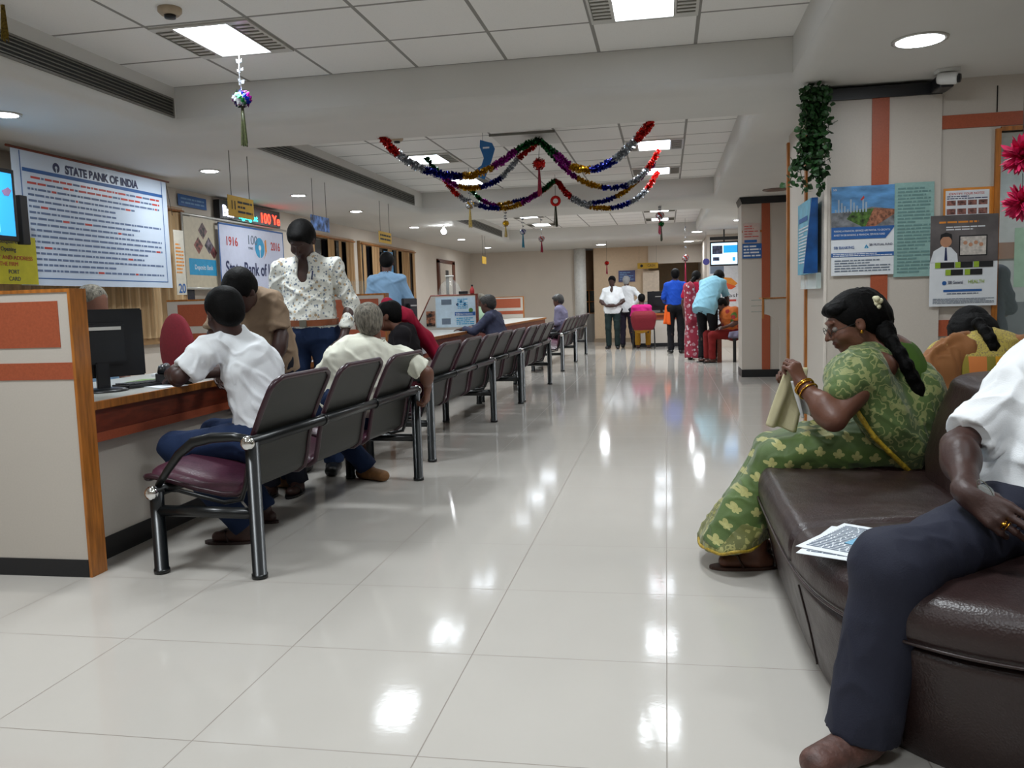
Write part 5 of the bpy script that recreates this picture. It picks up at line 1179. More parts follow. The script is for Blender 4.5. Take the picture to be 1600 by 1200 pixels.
# ================================================================== PARTY DECORATIONS
FOIL = {'r': (196, 30, 24), 's': (190, 194, 200), 'b': (16, 34, 150), 'y': (196, 150, 20), 'p': (150, 24, 140), 'g': (10, 96, 44)}
def foil(c): return mat('foil '+c, FOIL[c], .22, metal=.75, var=.35, scale=70)
def garland(lab, pts, seq, r=.032):
    """pts: world points; seq: colour letters in equal runs"""
    P_ = [Vector(p) for p in pts]; S_ = []
    for i in range(len(P_)-1):                 # catmull-rom
        a, b_, c_, d_ = P_[max(i-1, 0)], P_[i], P_[i+1], P_[min(i+2, len(P_)-1)]
        for k in range(12):
            t = k/12; S_.append(.5*((2*b_)+(-a+c_)*t+(2*a-5*b_+4*c_-d_)*t*t+(-a+3*b_-3*c_+d_)*t**3))
    S_.append(P_[-1]); L = [0]
    for i in range(1, len(S_)): L.append(L[-1]+(S_[i]-S_[i-1]).length)
    T = L[-1]; root = empty('tinsel_garland', tuple(P_[0]), label=lab, cat='garland', group='tinsel garlands under the middle ceiling bay'); o = P_[0]; rr = random.Random(len(lab)+int(T*100)); ns = len(seq)
    bs = [MB() for _ in seq]; ss = 0; i = 0
    while ss < T:
        while i < len(L)-2 and L[i+1] < ss: i += 1
        u = (ss-L[i])/max(L[i+1]-L[i], 1e-6); p = S_[i].lerp(S_[i+1], u)-o; tg = (S_[i+1]-S_[i]).normalized(); k = min(int(ss/T*ns), ns-1); b = bs[k]; a_ = tg.orthogonal().normalized()
        for _ in range(9):
            dr = (Matrix.Rotation(rr.uniform(0, 2*PI), 3, tg) @ a_); s_ = tg*rr.uniform(.003, .008)+dr.cross(tg)*rr.uniform(-.01, .01); R_ = r*rr.uniform(.6, 1.3); tw = tg*rr.uniform(-.012, .012)
            b.bm.faces.new([b.bm.verts.new(q) for q in (p-s_, p+s_, p+dr*R_+tw+s_*.8, p+dr*R_+tw-s_*.8)])
        ss += .0085
    for k, b in enumerate(bs):
        j0, j1 = T*k/ns, T*(k+1)/ns; core = [S_[q]-o for q in range(len(S_)) if j0-.03 <= L[q] <= j1+.03]
        if len(core) > 1: b.tube(core, .008, 6)
        b.build('tinsel_run', foil(seq[k]), root, recalc=False)
    return root
HUB = Vector((-1.18, 8.15, 2.62)); G = lambda *l: [aty(*q) for q in l]
E1, E2 = atz(598, 215, 2.355), atz(1018, 190, 2.355)
garland('garland from the beam edge on the left, red and silver end, up to the hatch', [E1]+G((625, 243, 6.7), (668, 267, 7.0), (730, 275, 7.3), (775, 258, 7.6), (812, 232, 7.9))+[HUB], 'rsbypg')
garland('garland from the hatch to the beam edge on the right, silver and red end', [HUB]+G((868, 240, 7.9), (893, 260, 7.6), (925, 265, 7.3), (960, 250, 7.0), (995, 218, 6.7))+[E2], 'gpybsr')
garland('lower left garland from the left light, green and purple start, up to the hatch', [Vector((-2.45, 8.75, 2.62))]+G((690, 275, 8.7), (715, 290, 8.6), (745, 293, 8.5), (780, 280, 8.4), (810, 248, 8.3))+[HUB+Vector((0, .02, -.02))], 'gpybsr', .028)
garland('second right garland from the hatch to the right light, ending silver and red', [HUB+Vector((.02, .03, 0))]+G((875, 255, 8.4), (905, 280, 8.5), (945, 293, 8.6), (980, 289, 8.7), (1008, 268, 8.8))+[aty(1030, 235, 8.95)], 'gpybsr', .028)
HUB2 = aty(868, 281, 10.6)
garland('lowest left garland, red and silver start, rising green to the second peak', G((694, 280, 10.0), (712, 302, 10.1), (735, 316, 10.2), (768, 325, 10.3), (805, 322, 10.4), (840, 302, 10.5))+[HUB2], 'rsbypg', .032)
garland('fainter left garland just above the lowest, with green and purple start', G((735, 296, 10.6), (752, 312, 10.6), (775, 320, 10.6), (800, 316, 10.6), (838, 305, 10.6))+[HUB2+Vector((0, .03, 0))], 'gpybsr', .028)
garland('right garland from the second peak through blue and yellow to purple tip', [HUB2]+G((885, 300, 10.55), (910, 316, 10.5), (940, 315, 10.4), (975, 300, 10.3), (1010, 268, 10.2), (1022, 255, 10.1)), 'rsbyp', .030)
garland('right lowest garland from the second peak ending orange-red at the far light', [HUB2+Vector((.03, 0, -.02))]+G((890, 308, 10.6), (920, 322, 10.65), (955, 325, 10.7), (985, 316, 10.75), (1010, 297, 10.8))+[aty(1028, 268, 10.85)], 'rsybsr', .032)
# blue card cut-out
p = aty(755, 250, 7.7); t = empty('card_cutout', tuple(p), label='blue wavy card cut-out dangling among the garlands', cat='decoration')
k_ = 7.7/CAM_F; poly = [(-4, 31), (15, 25), (19, 16), (13, -2), (1, -30), (-17, -22), (-14, -15), (-3, -8), (1, 3), (-2, 12), (-5, 20)]
MB().prism([(a*k_, c*k_) for a, c in poly], (0, 0, 0), (1, 0, 0), (0, 0, 1), (0, 1, 0), .012).build('card', mat('blue glossy card', (30, 100, 160), .35), t)
rects(t, ((0, 0, 0), (1, 0, 0), (0, 0, 1)), [(0, .10, .06, .115)], I_white, 'card_print'); MB().tube([(0, .006, .17), (.0, .006, 2.66-p.z)], .002, 5).build('thread', M_string, t)
# hanging ornaments
def ornament(px, py, Y, zt, R_, cols, tassel, lab, kind='ball', string='s'):
    c = aty(px, py, Y); t = empty('hanging_ornament', tuple(c), label=lab, cat='ornament', group='foil ornaments on strings'); rr = random.Random(int(px)); H_ = zt-c.z
    MB().tube([(0, 0, R_*.8), (rr.uniform(-.01, .01), 0, H_*.6), (0, 0, H_)], .003, 5).build('string', M_string if string is None else foil(string), t)
    b = MB()
    if string:
        for q in range(3):
            z = R_+(H_-R_)*(q+.7)/3.6
            for _ in range(5): a = rr.uniform(0, 6.28); b.prism([(0, -.006), (.022, -.010), (.024, .008), (0, .006)], (0, 0, z+rr.uniform(-.012, .012)), (math.cos(a), math.sin(a), .2), (0, 0, 1), (math.sin(a), -math.cos(a), 0), .001)
        b.build('string_bow', foil(string), t)
    else: b.bm.free()
    if kind == 'ball':
        for ci, cc_ in enumerate(cols):
            b = MB()
            for i in range(ci, 46, len(cols)):
                z = 1-2*(i+.5)/46; a = i*2.39996; d_ = Vector((math.sqrt(1-z*z)*math.cos(a), math.sqrt(1-z*z)*math.sin(a), z)); s_ = d_.orthogonal().normalized(); n_ = d_.cross(s_)
                q = d_*R_*.8; b.bm.faces.new([b.bm.verts.new(v) for v in (q-s_*R_*.28, q+n_*R_*.28, q+s_*R_*.28+d_*R_*.3, q-n_*R_*.28+d_*R_*.15)])
            if ci == 0: b.ball((0, 0, 0), R_*.78, 14)
            b.build('foil_petals', foil(cc_), t, recalc=False)
    else:
        b = MB()
        for i in range(20):
            a = 2*PI*i/20; b.ball((R_*.75*math.cos(a), 0, R_*.75*math.sin(a)), R_*.3, 8)
        b.build('ring', foil(cols[0]), t)
    b = MB()
    for i in range(26):
        a = rr.uniform(0, 6.28); q = R_*rr.uniform(.1, .45); x, y = q*math.cos(a), q*math.sin(a); L_ = tassel*rr.uniform(.85, 1.0)
        b.bm.faces.new([b.bm.verts.new(v) for v in ((x*.3-.002, y*.3, -R_*.7), (x*.3+.002, y*.3, -R_*.7), (x+.003, y, -R_-L_), (x-.003, y, -R_-L_))])
    b.tube([(0, 0, -R_*.6), (0, 0, -R_-tassel*.8)], R_*.12, 6)
    b.build('tassel', mat('tassel '+cols[-1]+str(int(px)), {'y': (150, 124, 50), 'g': (52, 56, 30), 'b': (30, 130, 160), 'r': (170, 40, 70), 'p': (170, 60, 120), 's': (150, 140, 130)}[cols[-1]], .4, metal=.2, var=.4, scale=90), t, recalc=False)
ornament(378, 154, 4.95, ZH, .056, 'spbg', .235, 'large multicolour foil ball with olive tassel, nearest hanging ornament')
ornament(2, -20, 3.9, ZH, .045, 'rpy', .22, 'foil tassel cut by the top left corner', string=None)
ornament(734, 320, 9.8, ZH, .050, 'sy', .22, 'silver-gold foil ornament under the left lights')
ornament(790, 349, 11.9, ZL, .045, 'y', .15, 'pale gold foil ornament, left of the turquoise one')
ornament(817, 362, 12.6, ZL, .045, 'sb', .20, 'turquoise foil ornament of the far row')
ornament(846, 373, 13.6, ZH, .050, 'sr', .17, 'pink and silver foil ornament below the far ceiling light')
ornament(842, 256, 8.2, ZH, .060, 'r', .25, 'pink foil ball with long purple tassel below the hatch', string=None)
ornament(868, 314, 10.7, ZH, .065, 'rg', .26, 'red-green wreath ornament under the second garland peak', kind='ring', string=None)
ornament(1031, 337, 12.1, ZL, .060, 'sr', .20, 'red and silver foil ornament hanging right of the garlands')
ornament(1033, 350, 12.1, ZL-.1, .040, 'g', .2, 'small green foil ball under the red and silver ornament', string=None)
ornament(1071, 403, 17.6, ZH, .07, 'sr', .75, 'pink foil ball with long red tassel near the cash counter')
ornament(948, 411, 19.0, ZL, .05, 'r', .2, 'small dark red ornament in front of the panelled far wall', string=None)

# ================================================================== PEOPLE
def A3(v): return np.array(v, float)
def ay_(px, py, Y): return A3(aty(px, py, Y))
def fixroot(root):
    inv = Matrix.Translation(-root.location)
    for c in root.children: c.matrix_parent_inverse = inv
SK = dict(dark=(62, 38, 32), mid=(104, 66, 50), brown=(84, 52, 42))
c_white = cloth_mat('white cotton shirt', (232, 235, 238), .8); c_cream = cloth_mat('cream cotton shirt', (230, 230, 214), .8)
c_beige = cloth_mat('khaki beige shirt', (150, 128, 106)); c_navy = cloth_mat('dark navy trousers', (32, 34, 46), .75); c_jean = cloth_mat('blue jeans', (30, 46, 78)); c_black = cloth_mat('black trousers', (20, 20, 24))
c_green = cloth_mat('dark green trousers', (30, 44, 44)); c_sky = cloth_mat('light blue shirt', (124, 156, 186)); c_sky2 = cloth_mat('pale sky blue shirt', (136, 186, 206)); c_blue = cloth_mat('royal blue shirt', (24, 70, 170)); c_slate = cloth_mat('slate blue shirt', (66, 70, 92)); c_lav = cloth_mat('lavender grey shirt', (120, 116, 140))
def printed(name, ground, spots, scale, thr=.3, rough=.8):
    m, nt, p = base_mat(name); b = NB(nt); v = b.pos()[0]; col = lin(ground) ; cur = None
    for i, (c, s_) in enumerate(spots):
        vo = nt.nodes.new('ShaderNodeTexVoronoi'); vo.inputs['Scale'].default_value = scale*s_; mp = nt.nodes.new('ShaderNodeMapping'); mp.inputs['Location'].default_value = (i*3.1, i*1.7, i); nt.links.new(v, mp.inputs[0]); nt.links.new(mp.outputs[0], vo.inputs['Vector'])
        cur = b.mix(b.m('LESS_THAN', b.m('ADD', vo.outputs['Distance'], b.m('MULTIPLY', b.noise(v, scale*2), .25)), thr+.1), cur if cur is not None else col, lin(c))
    nt.links.new(cur, p.inputs['Base Color']); p.inputs['Roughness'].default_value = rough; p.inputs['Sheen Weight'].default_value = .15
    return m

# ---- 1. woman in the green sari ------------------------------------------------------------------
def lotus_mat(name, ground, motif, s, ang=0, kind='lotus'):
    m, nt, p = base_mat(name); b = NB(nt); v, x, y, z = b.pos(); ca, sa = math.cos(ang), math.sin(ang)
    wob = b.m('MULTIPLY', b.noise(v, 4), .05)
    yb = b.m('MULTIPLY', y, .35)
    U = b.m('ADD', b.m('ADD', b.m('MULTIPLY', x, ca), b.m('MULTIPLY', z, sa)), b.m('ADD', wob, yb)); W = b.m('SUBTRACT', b.m('MULTIPLY', z, ca), b.m('MULTIPLY', x, sa))
    row = b.m('FLOOR', b.m('DIVIDE', W, s)); Us = b.m('ADD', U, b.m('MULTIPLY', b.m('FLOORED_MODULO' if False else 'MODULO', b.m('ADD', row, 100), 2), s/2))
    u = b.m('SUBTRACT', b.m('FRACT', b.m('DIVIDE', Us, s)), .5); w_ = b.m('SUBTRACT', b.m('FRACT', b.m('DIVIDE', W, s)), .38)
    r = b.m('SQRT', b.m('ADD', b.m('MULTIPLY', u, u), b.m('MULTIPLY', w_, w_))); th = b.m('ARCTAN2', u, w_)
    pet = b.m('ABSOLUTE', b.m('COSINE', b.m('MULTIPLY', th, 2.5)))
    lim = b.m('MULTIPLY', b.m('ADD', b.m('MULTIPLY', pet, .45), .55), b.m('ADD', b.m('MULTIPLY', b.m('COSINE', th), .12), .29))
    mask = b.m('LESS_THAN', r, lim)
    n = b.noise(v, 9, 4); gc = b.mix(n, lin(ground), lin(tuple(int(c*.62) for c in ground)))
    mc = b.mix(b.noise(v, 120, 2), lin(motif), lin(tuple(int(c*.8) for c in motif)))
    if kind == 'pallu':
        q = b.noise(v, 13, 2); vein = b.m('ABSOLUTE', b.m('SINE', b.m('MULTIPLY', b.m('ADD', q, b.m('MULTIPLY', b.noise(v, 30, 2), .25)), 22)))
        mask = b.m('MAXIMUM', b.m('LESS_THAN', vein, .38), b.m('GREATER_THAN', b.noise(v, 26, 1), .62)); mc = b.mix(.28, mc, lin(ground))
    nt.links.new(b.mix(b.m('MULTIPLY', mask, .95), gc, mc), p.inputs['Base Color']); p.inputs['Roughness'].default_value = .62; p.inputs['Sheen Weight'].default_value = .25
    bp = nt.nodes.new('ShaderNodeBump'); bp.inputs['Strength'].default_value = .15; bp.inputs['Distance'].default_value = .004; nt.links.new(b.noise(v, 220, 2), bp.inputs['Height']); nt.links.new(bp.outputs[0], p.inputs['Normal'])
    return m
GR = (88, 116, 46); GO = (186, 182, 112)
M_sari = lotus_mat('green sari with gold lotus motifs', GR, GO, .066, -.12); M_pallu = lotus_mat('green sari end with woven pattern', (92, 118, 54), (166, 166, 104), .06, .6, 'pallu'); M_gold = mat('gold sari border', (176, 146, 40), .5, var=.3, scale=90); M_hem = lotus_mat('sari hem band', (120, 124, 56), (178, 172, 104), .05, .3, 'pallu')
M_jewel = mat('gold', (220, 160, 60), .2, metal=1)
J = dict(s=.97, pel=A3((.93, 3.50, .535)), che=A3((.895, 3.49, .74)), nek=A3((.815, 3.48, .865)), hd=ay_(1333, 505, 3.47), hf=A3((-1, -.08, -.38)), hu=A3((-.35, -.02, 1)),
         sL=A3((.775, 3.315, .815)), eL=ay_(1303, 655, 3.18), wL=ay_(1253, 600, 3.31), dL=A3((-.3, .12, .75)), nL=A3((-.6, .75, -.2)),
         sR=A3((.80, 3.66, .815)), eR=A3((.66, 3.74, .60)), wR=A3((.50, 3.50, .72)), dR=A3((-.4, -.3, .7)), nR=A3((-.5, -.8, -.2)),
         pR=A3((.86, 3.59, .52)), kR=A3((.42, 3.62, .455)), aR=A3((.36, 3.66, .085)), tR=A3((.20, 3.68, .03)), pL=A3((.86, 3.41, .52)), kL=A3((.42, 3.40, .455)), aL=A3((.345, 3.43, .085)), tL=A3((.17, 3.41, .03)))
w1_ = person('woman in a green and gold sari sitting on the brown sofa with her head bowed', J, SK['mid'], h=.0062, w=1.02, belly=.05, arm=1.18, hair='woman', feet='sandal', bust=1.1, hands={'L': dict(curl=(1.5, 1.5, 1.5, 1.5), s=.92, thumb=(.35, .6)), 'R': dict(curl=(1.3, 1.3, 1.3, 1.3), s=.9)}, headk=1.06, fine=True, neckr=.058, shoem=mat('tan edged sandal', (60, 36, 26), .5))
r_, f_, u_ = fr3(J['hf'], J['hu']); Lh = lambda x, y, z: J['hd']+(r_*x+f_*y+u_*z)*1.03
soft('hair', [ell(Lh(0, -.045, .035), (.086, .090, .088), np.array([r_, f_, u_]), .03), ell(Lh(0, -.085, -.01), (.07, .062, .07), np.array([r_, f_, u_]), .03), ell(Lh(0, .03, .075), (.074, .062, .034), np.array([r_, f_, u_]), .03),
     ell(Lh(0, .11, -.02), (.09, .075, .075), np.array([r_, f_, u_]), .01, 's')], .006, H_black, w1_, fold=[(.003, 55, u_, 3)])
bp_ = [ay_(1384, 520, 3.42), ay_(1394, 536, 3.38), ay_(1406, 553, 3.34), ay_(1416, 571, 3.32), ay_(1425, 589, 3.32), ay_(1433, 606, 3.33), ay_(1440, 622, 3.34), ay_(1445, 638, 3.36)]
soft('braid', [ell(p+A3((0, .008*(-1)**i, 0)), (.025-.0014*i, .025-.0014*i, .028), None, .012) for i, p in enumerate(bp_)]+[cap(bp_[i], bp_[i+1], .022, .020, .012) for i in range(7)]+[cap(J['hd']+u_*.0-f_*.10, bp_[0], .045, .032, .03)], .006, H_black, w1_, fold=[(.003, 70, u_, 3)])
fl = MB(); rr = random.Random(3)
for i in range(9): fl.ball(Vector(ay_(1371, 471, 3.40))+Vector((rr.uniform(-.012, .014), rr.uniform(-.012, .01), rr.uniform(-.022, .016))), .011, 8)
fl.build('hair_flowers', mat('jasmine white', (228, 222, 186), .7), w1_)
gl = MB(); ec = J['hd']+(f_*.098+u_*.004)*1.03
for sx in (-1, 1):
    q = ec+r_*sx*.032*1.03; gl.tube([tuple(q+(r_*.024*math.cos(a)+u_*.016*math.sin(a))) for a in np.linspace(0, 2*PI, 20)], .0014, 6, cap=False); gl.tube([tuple(q+r_*sx*.024), tuple(J['hd']+(r_*sx*.079+f_*.0+u_*.006)*1.03)], .0014, 6)
gl.build('spectacles', M_plast, w1_)
MB().ball(tuple(Lh(-.084, .004, -.030)), .007, 10).ball(tuple(Lh(.084, .004, -.030)), .007, 10).build('earrings', M_jewel, w1_)
bg = MB(); wd_ = nrm(J['wL']-J['eL']); q0 = J['wL']-wd_*.012; a_ = nrm(np.cross(wd_, (0, 0, 1))); b_2 = np.cross(wd_, a_)
for off in (0, -.008, -.03): bg.tube([tuple(q0+wd_*off+(a_*math.cos(t)+b_2*math.sin(t))*.036) for t in np.linspace(0, 2*PI, 26)], .0035, 8, cap=False)
bg.build('bangles', M_jewel, w1_)
MB().tube([tuple(J['nek']+(A3((-.02, 0, .02)))+np.array([math.cos(t)*.062, math.sin(t)*.066, .012*math.cos(t+.6)])) for t in np.linspace(0, 2*PI, 30)], .0022, 6, cap=False).build('necklace', M_jewel, w1_)
tp = torso_prims(J, 1.0, .06, .012, bust=1.1)[:5]
soft('blouse', torso_prims(J, 1.0, .04, .004, bust=1.0)[:4]+[cap(J['sR'], J['sR']*.45+J['eR']*.55, .070, .066, .03, flat='b'), ell(J['nek']+A3((.02, 0, .055)), (.10, .085, .06), None, .01, 's'), cut(J['pel']+A3((0, 0, .04)), (0, 0, -1))], .008, cloth_mat('plain green blouse', (70, 100, 36)), w1_, fold=[(.003, 14, (0, 0, 1), 4)])
# lower sari: lap, thighs, falling skirt
hemL, hemR = ay_(1097, 850, 3.36), ay_(1202, 826, 3.36)
hc_ = (hemL+hemR)/2; hc_ = A3((hc_[0]-.005, 3.50, .085)); rad_ = (hemR-hemL)[0]/2
kn_ = A3((.43, 3.50, .450))
sk = [ell((.90, 3.50, .535), (.175, .20, .135), None, .05), cap((.86, 3.60, .525), (.43, 3.60, .455), .098, .080, .06), cap((.86, 3.40, .525), (.43, 3.40, .455), .098, .080, .06), cap((.80, 3.5, .52), (.44, 3.5, .455), .095, .08, .06),
      cap((.405, 3.50, .435), hc_, .075, rad_*.98, .05, (A3((0, 1, 0)), 1.75), flat='b'), cap((.40, 3.40, .43), hc_+A3((-.03, -.10, .01)), .06, .085, .05, None, flat='b'), cut((.14, 0, .090), (.16, .0, -1))]
soft('sari_skirt', sk, .0065, M_sari, w1_, fold=[(.009, 7.5, A3((-.75, 0, -.75)), 31, .25), (.004, 20, A3((.8, .1, -.5)), 8, .3)], rl=3)
# hem band with border
soft('sari_hem', [cap(hc_+A3((.405, 3.50, .435))*0+(A3((.405, 3.50, .435))-hc_)*.36, hc_, .075*.36+rad_*.98*.64+.005, rad_*.98+.006, .02, (A3((0, 1, 0)), 1.77), flat='a'), cut((.14, 0, .088), (.16, 0, -1))], .0065, M_hem, w1_, fold=[(.008, 7.5, A3((-.75, 0, -.75)), 31, .25), (.004, 20, A3((.8, .1, -.5)), 8, .3)], rl=2)
b = MB(); b.tube([(hc_[0]+(rad_*.98+.005)*math.cos(t), hc_[1]+(rad_*.98+.005)*1.78*math.sin(t), .092+.004*math.sin(t*7)+.16*((hc_[0]+(rad_*.98+.005)*math.cos(t))-.14)) for t in np.linspace(0, 2*PI, 60)], .007, 6, cap=False); b.build('sari_border', M_gold, w1_)
# pallu over the left shoulder and down the back
yN = 3.30
pl = [cap(ay_(1358, 562, 3.42), ay_(1312, 588, 3.32), .066, .060, .05), cap(ay_(1345, 580, 3.30), ay_(1318, 606, 3.24), .078, .068, .05), cap(ay_(1350, 585, 3.31), ay_(1412, 695, 3.36), .092, .090, .06), cap(ay_(1372, 592, 3.42), ay_(1430, 655, 3.40), .082, .084, .06), cap(ay_(1335, 590, 3.32), ay_(1385, 665, 3.31), .070, .078, .06), cap(ay_(1415, 690, 3.36), ay_(1428, 722, 3.36), .065, .035, .05), ell((.93, 3.5, .68), (.12, .19, .16), None, .05),
      ell(ay_(1278, 668, 3.14), (.085, .085, .085), None, .015, 's'), ell(J['nek']+A3((.0, .05, .105)), (.09, .10, .075), None, .01, 's'), cap(ay_(1362, 572, 3.37), ay_(1392, 592, 3.38), .062, .062, .04)]
soft('sari_pallu', pl, .0065, M_pallu, w1_, fold=[(.008, 8, A3((.55, 0, -.8)), 17, .2), (.004, 22, A3((.55, 0, -.8)), 5, .3)], rl=3)
bd = [ay_(1303, 596, 3.25), ay_(1315, 606, 3.25), ay_(1330, 628, 3.25), ay_(1347, 655, 3.245), ay_(1366, 683, 3.25), ay_(1390, 707, 3.27), ay_(1412, 728, 3.30), ay_(1425, 740, 3.33)]
soft('pallu_border', [cap(bd[i], bd[i+1], .010, .010, .006) for i in range(len(bd)-1)], .005, M_gold, w1_)
# sari front drape corner on the lap
fixroot(w1_)
# cloth held in her hand (held thing: own object)
def drape(name, quad, m, lab, cat, th=.006, amp=.012, n=26, seed=2):
    """quad: TL, TR, BR, BL points; rippled sheet with thickness"""
    TL, TR, BR, BL = map(A3, quad); V = []; nn = nrm(np.cross(TR-TL, BL-TL))
    for side in (0, 1):
        for j in range(n+1):
            for i in range(n+1):
                u, v = i/n, j/n; p = (TL*(1-u)+TR*u)*(1-v)+(BL*(1-u)+BR*u)*v; p = p+nn*(amp*math.sin(u*9+seed+v*1.5)*(.3+v)+side*th); V.append(p)
    V = np.array(V); N_ = (n+1)**2; F = []
    for sd in (0, 1):
        for j in range(n):
            for i in range(n): a = sd*N_+j*(n+1)+i; F.append((a, a+1, a+n+2, a+n+1) if sd else (a, a+n+1, a+n+2, a+1))
    for i in range(n):
        for (a, b_) in ((i, i+1), (n*(n+1)+i+1, n*(n+1)+i)): F.append((a, b_, b_+N_, a+N_))
        for (a, b_) in (((i+1)*(n+1), i*(n+1)), (i*(n+1)+n, (i+1)*(n+1)+n)): F.append((a, b_, b_+N_, a+N_))
    o = npmesh(name, V, F, m); return tag(o, lab, cat)
drape('cloth_bag', [ay_(1229, 580, 3.36), ay_(1262, 575, 3.38), ay_(1244, 675, 3.42), ay_(1197, 664, 3.40)], cloth_mat('cream cloth', (196, 188, 152)), 'cream cloth bag hanging from the hand of the woman in the sari', 'cloth bag', .012, .012)
drape('handkerchief', [ay_(1237, 597, 3.30), ay_(1256, 590, 3.31), ay_(1266, 645, 3.36), ay_(1252, 652, 3.36)], c_white, 'white handkerchief held by the woman in the green sari', 'handkerchief', .006, .010)

# ---- 2. man in white shirt on the sofa, right edge -------------------------------------------------
J = dict(s=1.0, pel=A3((1.0, 2.40, .535)), che=A3((1.07, 2.49, .76)), nek=A3((1.12, 2.51, .95)), hd=A3((1.14, 2.47, 1.09)), hf=A3((-.15, -1, -.1)), hu=A3((0, -.05, 1)),
         sR=ay_(1588, 612, 2.46), eR=ay_(1497, 698, 2.32), wR=ay_(1513, 772, 2.13), dR=A3((.50, -.50, -.36)), nR=A3((.5, .6, -.40)),
         sL=A3((1.30, 2.49, .87)), eL=A3((1.42, 2.36, .66)), wL=A3((1.30, 2.15, .60)), dL=A3((-.5, -.6, -.2)), nL=A3((0, 0, -1)),
         pR=A3((.91, 2.36, .515)), kR=ay_(1396, 889, 2.03), aR=ay_(1345, 1120, 2.01), tR=A3((.31, 1.90, .03)), pL=A3((1.10, 2.36, .51)), kL=A3((1.20, 1.86, .47)), aL=A3((1.24, 1.70, .085)), tL=A3((1.2, 1.55, .03)))
m1 = person('man in a white short-sleeved shirt and dark trousers leaning back on the sofa, right edge', J, SK['dark'], h=.0055, w=1.04, belly=.06, arm=1.12, leg=1., hair='short', feet='shoe', shoem=mat('worn brown shoe leather', (92, 62, 54), .5, var=.3, scale=26, bump=.3, bscale=60),
            hands={'R': dict(curl=(.12, .22, .55, .8), s=1.02, thumb=(.25, .5), spread=.03)},
            top=shirt(cloth_mat('white shirt of the seated man', (238, 240, 242), .8), 'short', .020, 1.06, .07, .10, .009, slr=1.12), bottom=None)
def m1_trs(root, J, h):
    k, a = J['kR'], J['aR']; kl, al = J['kL'], J['aL']
    P = [ell(J['pel'], (.19, .15, .125), None, .04), cap(J['pR'], k, .102, .078, .04), cap(k, a+A3((0, 0, -.045)), .086, .080, .03, flat='b'), ell(k, (.080, .085, .075), None, .06),
         cap(J['pL'], kl, .105, .080, .04), cap(kl, al, .080, .072, .03, flat='b'), cut(J['pel']+A3((0, .02, .10)), (0, .3, 1))]
    soft('trousers', P, .006, cloth_mat('charcoal navy trousers', (40, 42, 56), .75), root, fold=[(.004, 7, A3((.6, .5, -.3)), 12, .25), (.003, 15, A3((.5, .2, -1)), 4, .25)], rl=3)
m1_trs(m1, J, 0)
# ring and nails on the right hand
d = nrm(J['dR']); n = nrm(J['nR']-d*np.dot(J['nR'], d)); a = np.cross(d, n)
def hring(i, m): 
    ks = [(.030, .083), (.010, .088), (-.011, .084), (-.030, .074)]; cu = (.12, .22, .55, .8)[i]; x, y = ks[i]; s = 1.02; ang = cu*.55; dr = nrm(d*math.cos(ang)+n*math.sin(ang)+a*.03*(1.5-i)*math.cos(ang)); c = J['wR']+(a*x+d*y)*s+dr*.018; e1 = nrm(np.cross(dr, n)); e2 = np.cross(dr, e1); b = MB()
    for o_ in (-.004, .004): b.tube([tuple(c+dr*o_+(e1*math.cos(t)+e2*math.sin(t))*.0108) for t in np.linspace(0, 2*PI, 22)], .0018, 6, cap=False)
    b.ball(tuple(c-n*.013), .006, 12, (1.2, 1.2, .8)); b.build('finger_ring', m, m1)
hring(2, M_jewel)
fixroot(m1)
# spectacles held in his hand (held thing)
sp = empty('spectacles', tuple(ay_(1540, 768, 2.10)), label='thin-rimmed spectacles dangling from the seated man\'s hand', cat='spectacles')
b = MB(); ez = V3(0, 0, 1); ex = nrm((.75, -.4, 0)); ly = nrm((.25, .2, 1))
for cx_ in (0,): b.tube([tuple(ex*.0+(V3(.3, -.2, .0)*.0)+nrm((.45, -.25, -.35))*.021*math.cos(t)+nrm((-.2, .1, .9))*.024*math.sin(t)) for t in np.linspace(0, 2*PI, 26)], .0013, 6, cap=False)
b.build('spectacle_frame', M_steel, sp)
e1, e2 = nrm((.45, -.25, -.35)), nrm((-.2, .1, .9)); MB().prism([(.020*math.cos(t), .023*math.sin(t)) for t in np.linspace(0, 2*PI, 20)[:-1]], (0, 0, 0), tuple(e1), tuple(np.cross(np.cross(e1, e2), e1)), tuple(nrm(np.cross(e1, e2))), .001).build('lens', mat('lens glass', (210, 220, 220), .05, alpha=.3), sp)
MB().tube([(.008, -.006, -.022), (.03, -.012, -.05), (.055, -.015, -.078)], .0015, 6).build('spectacle_arm', M_steel, sp)

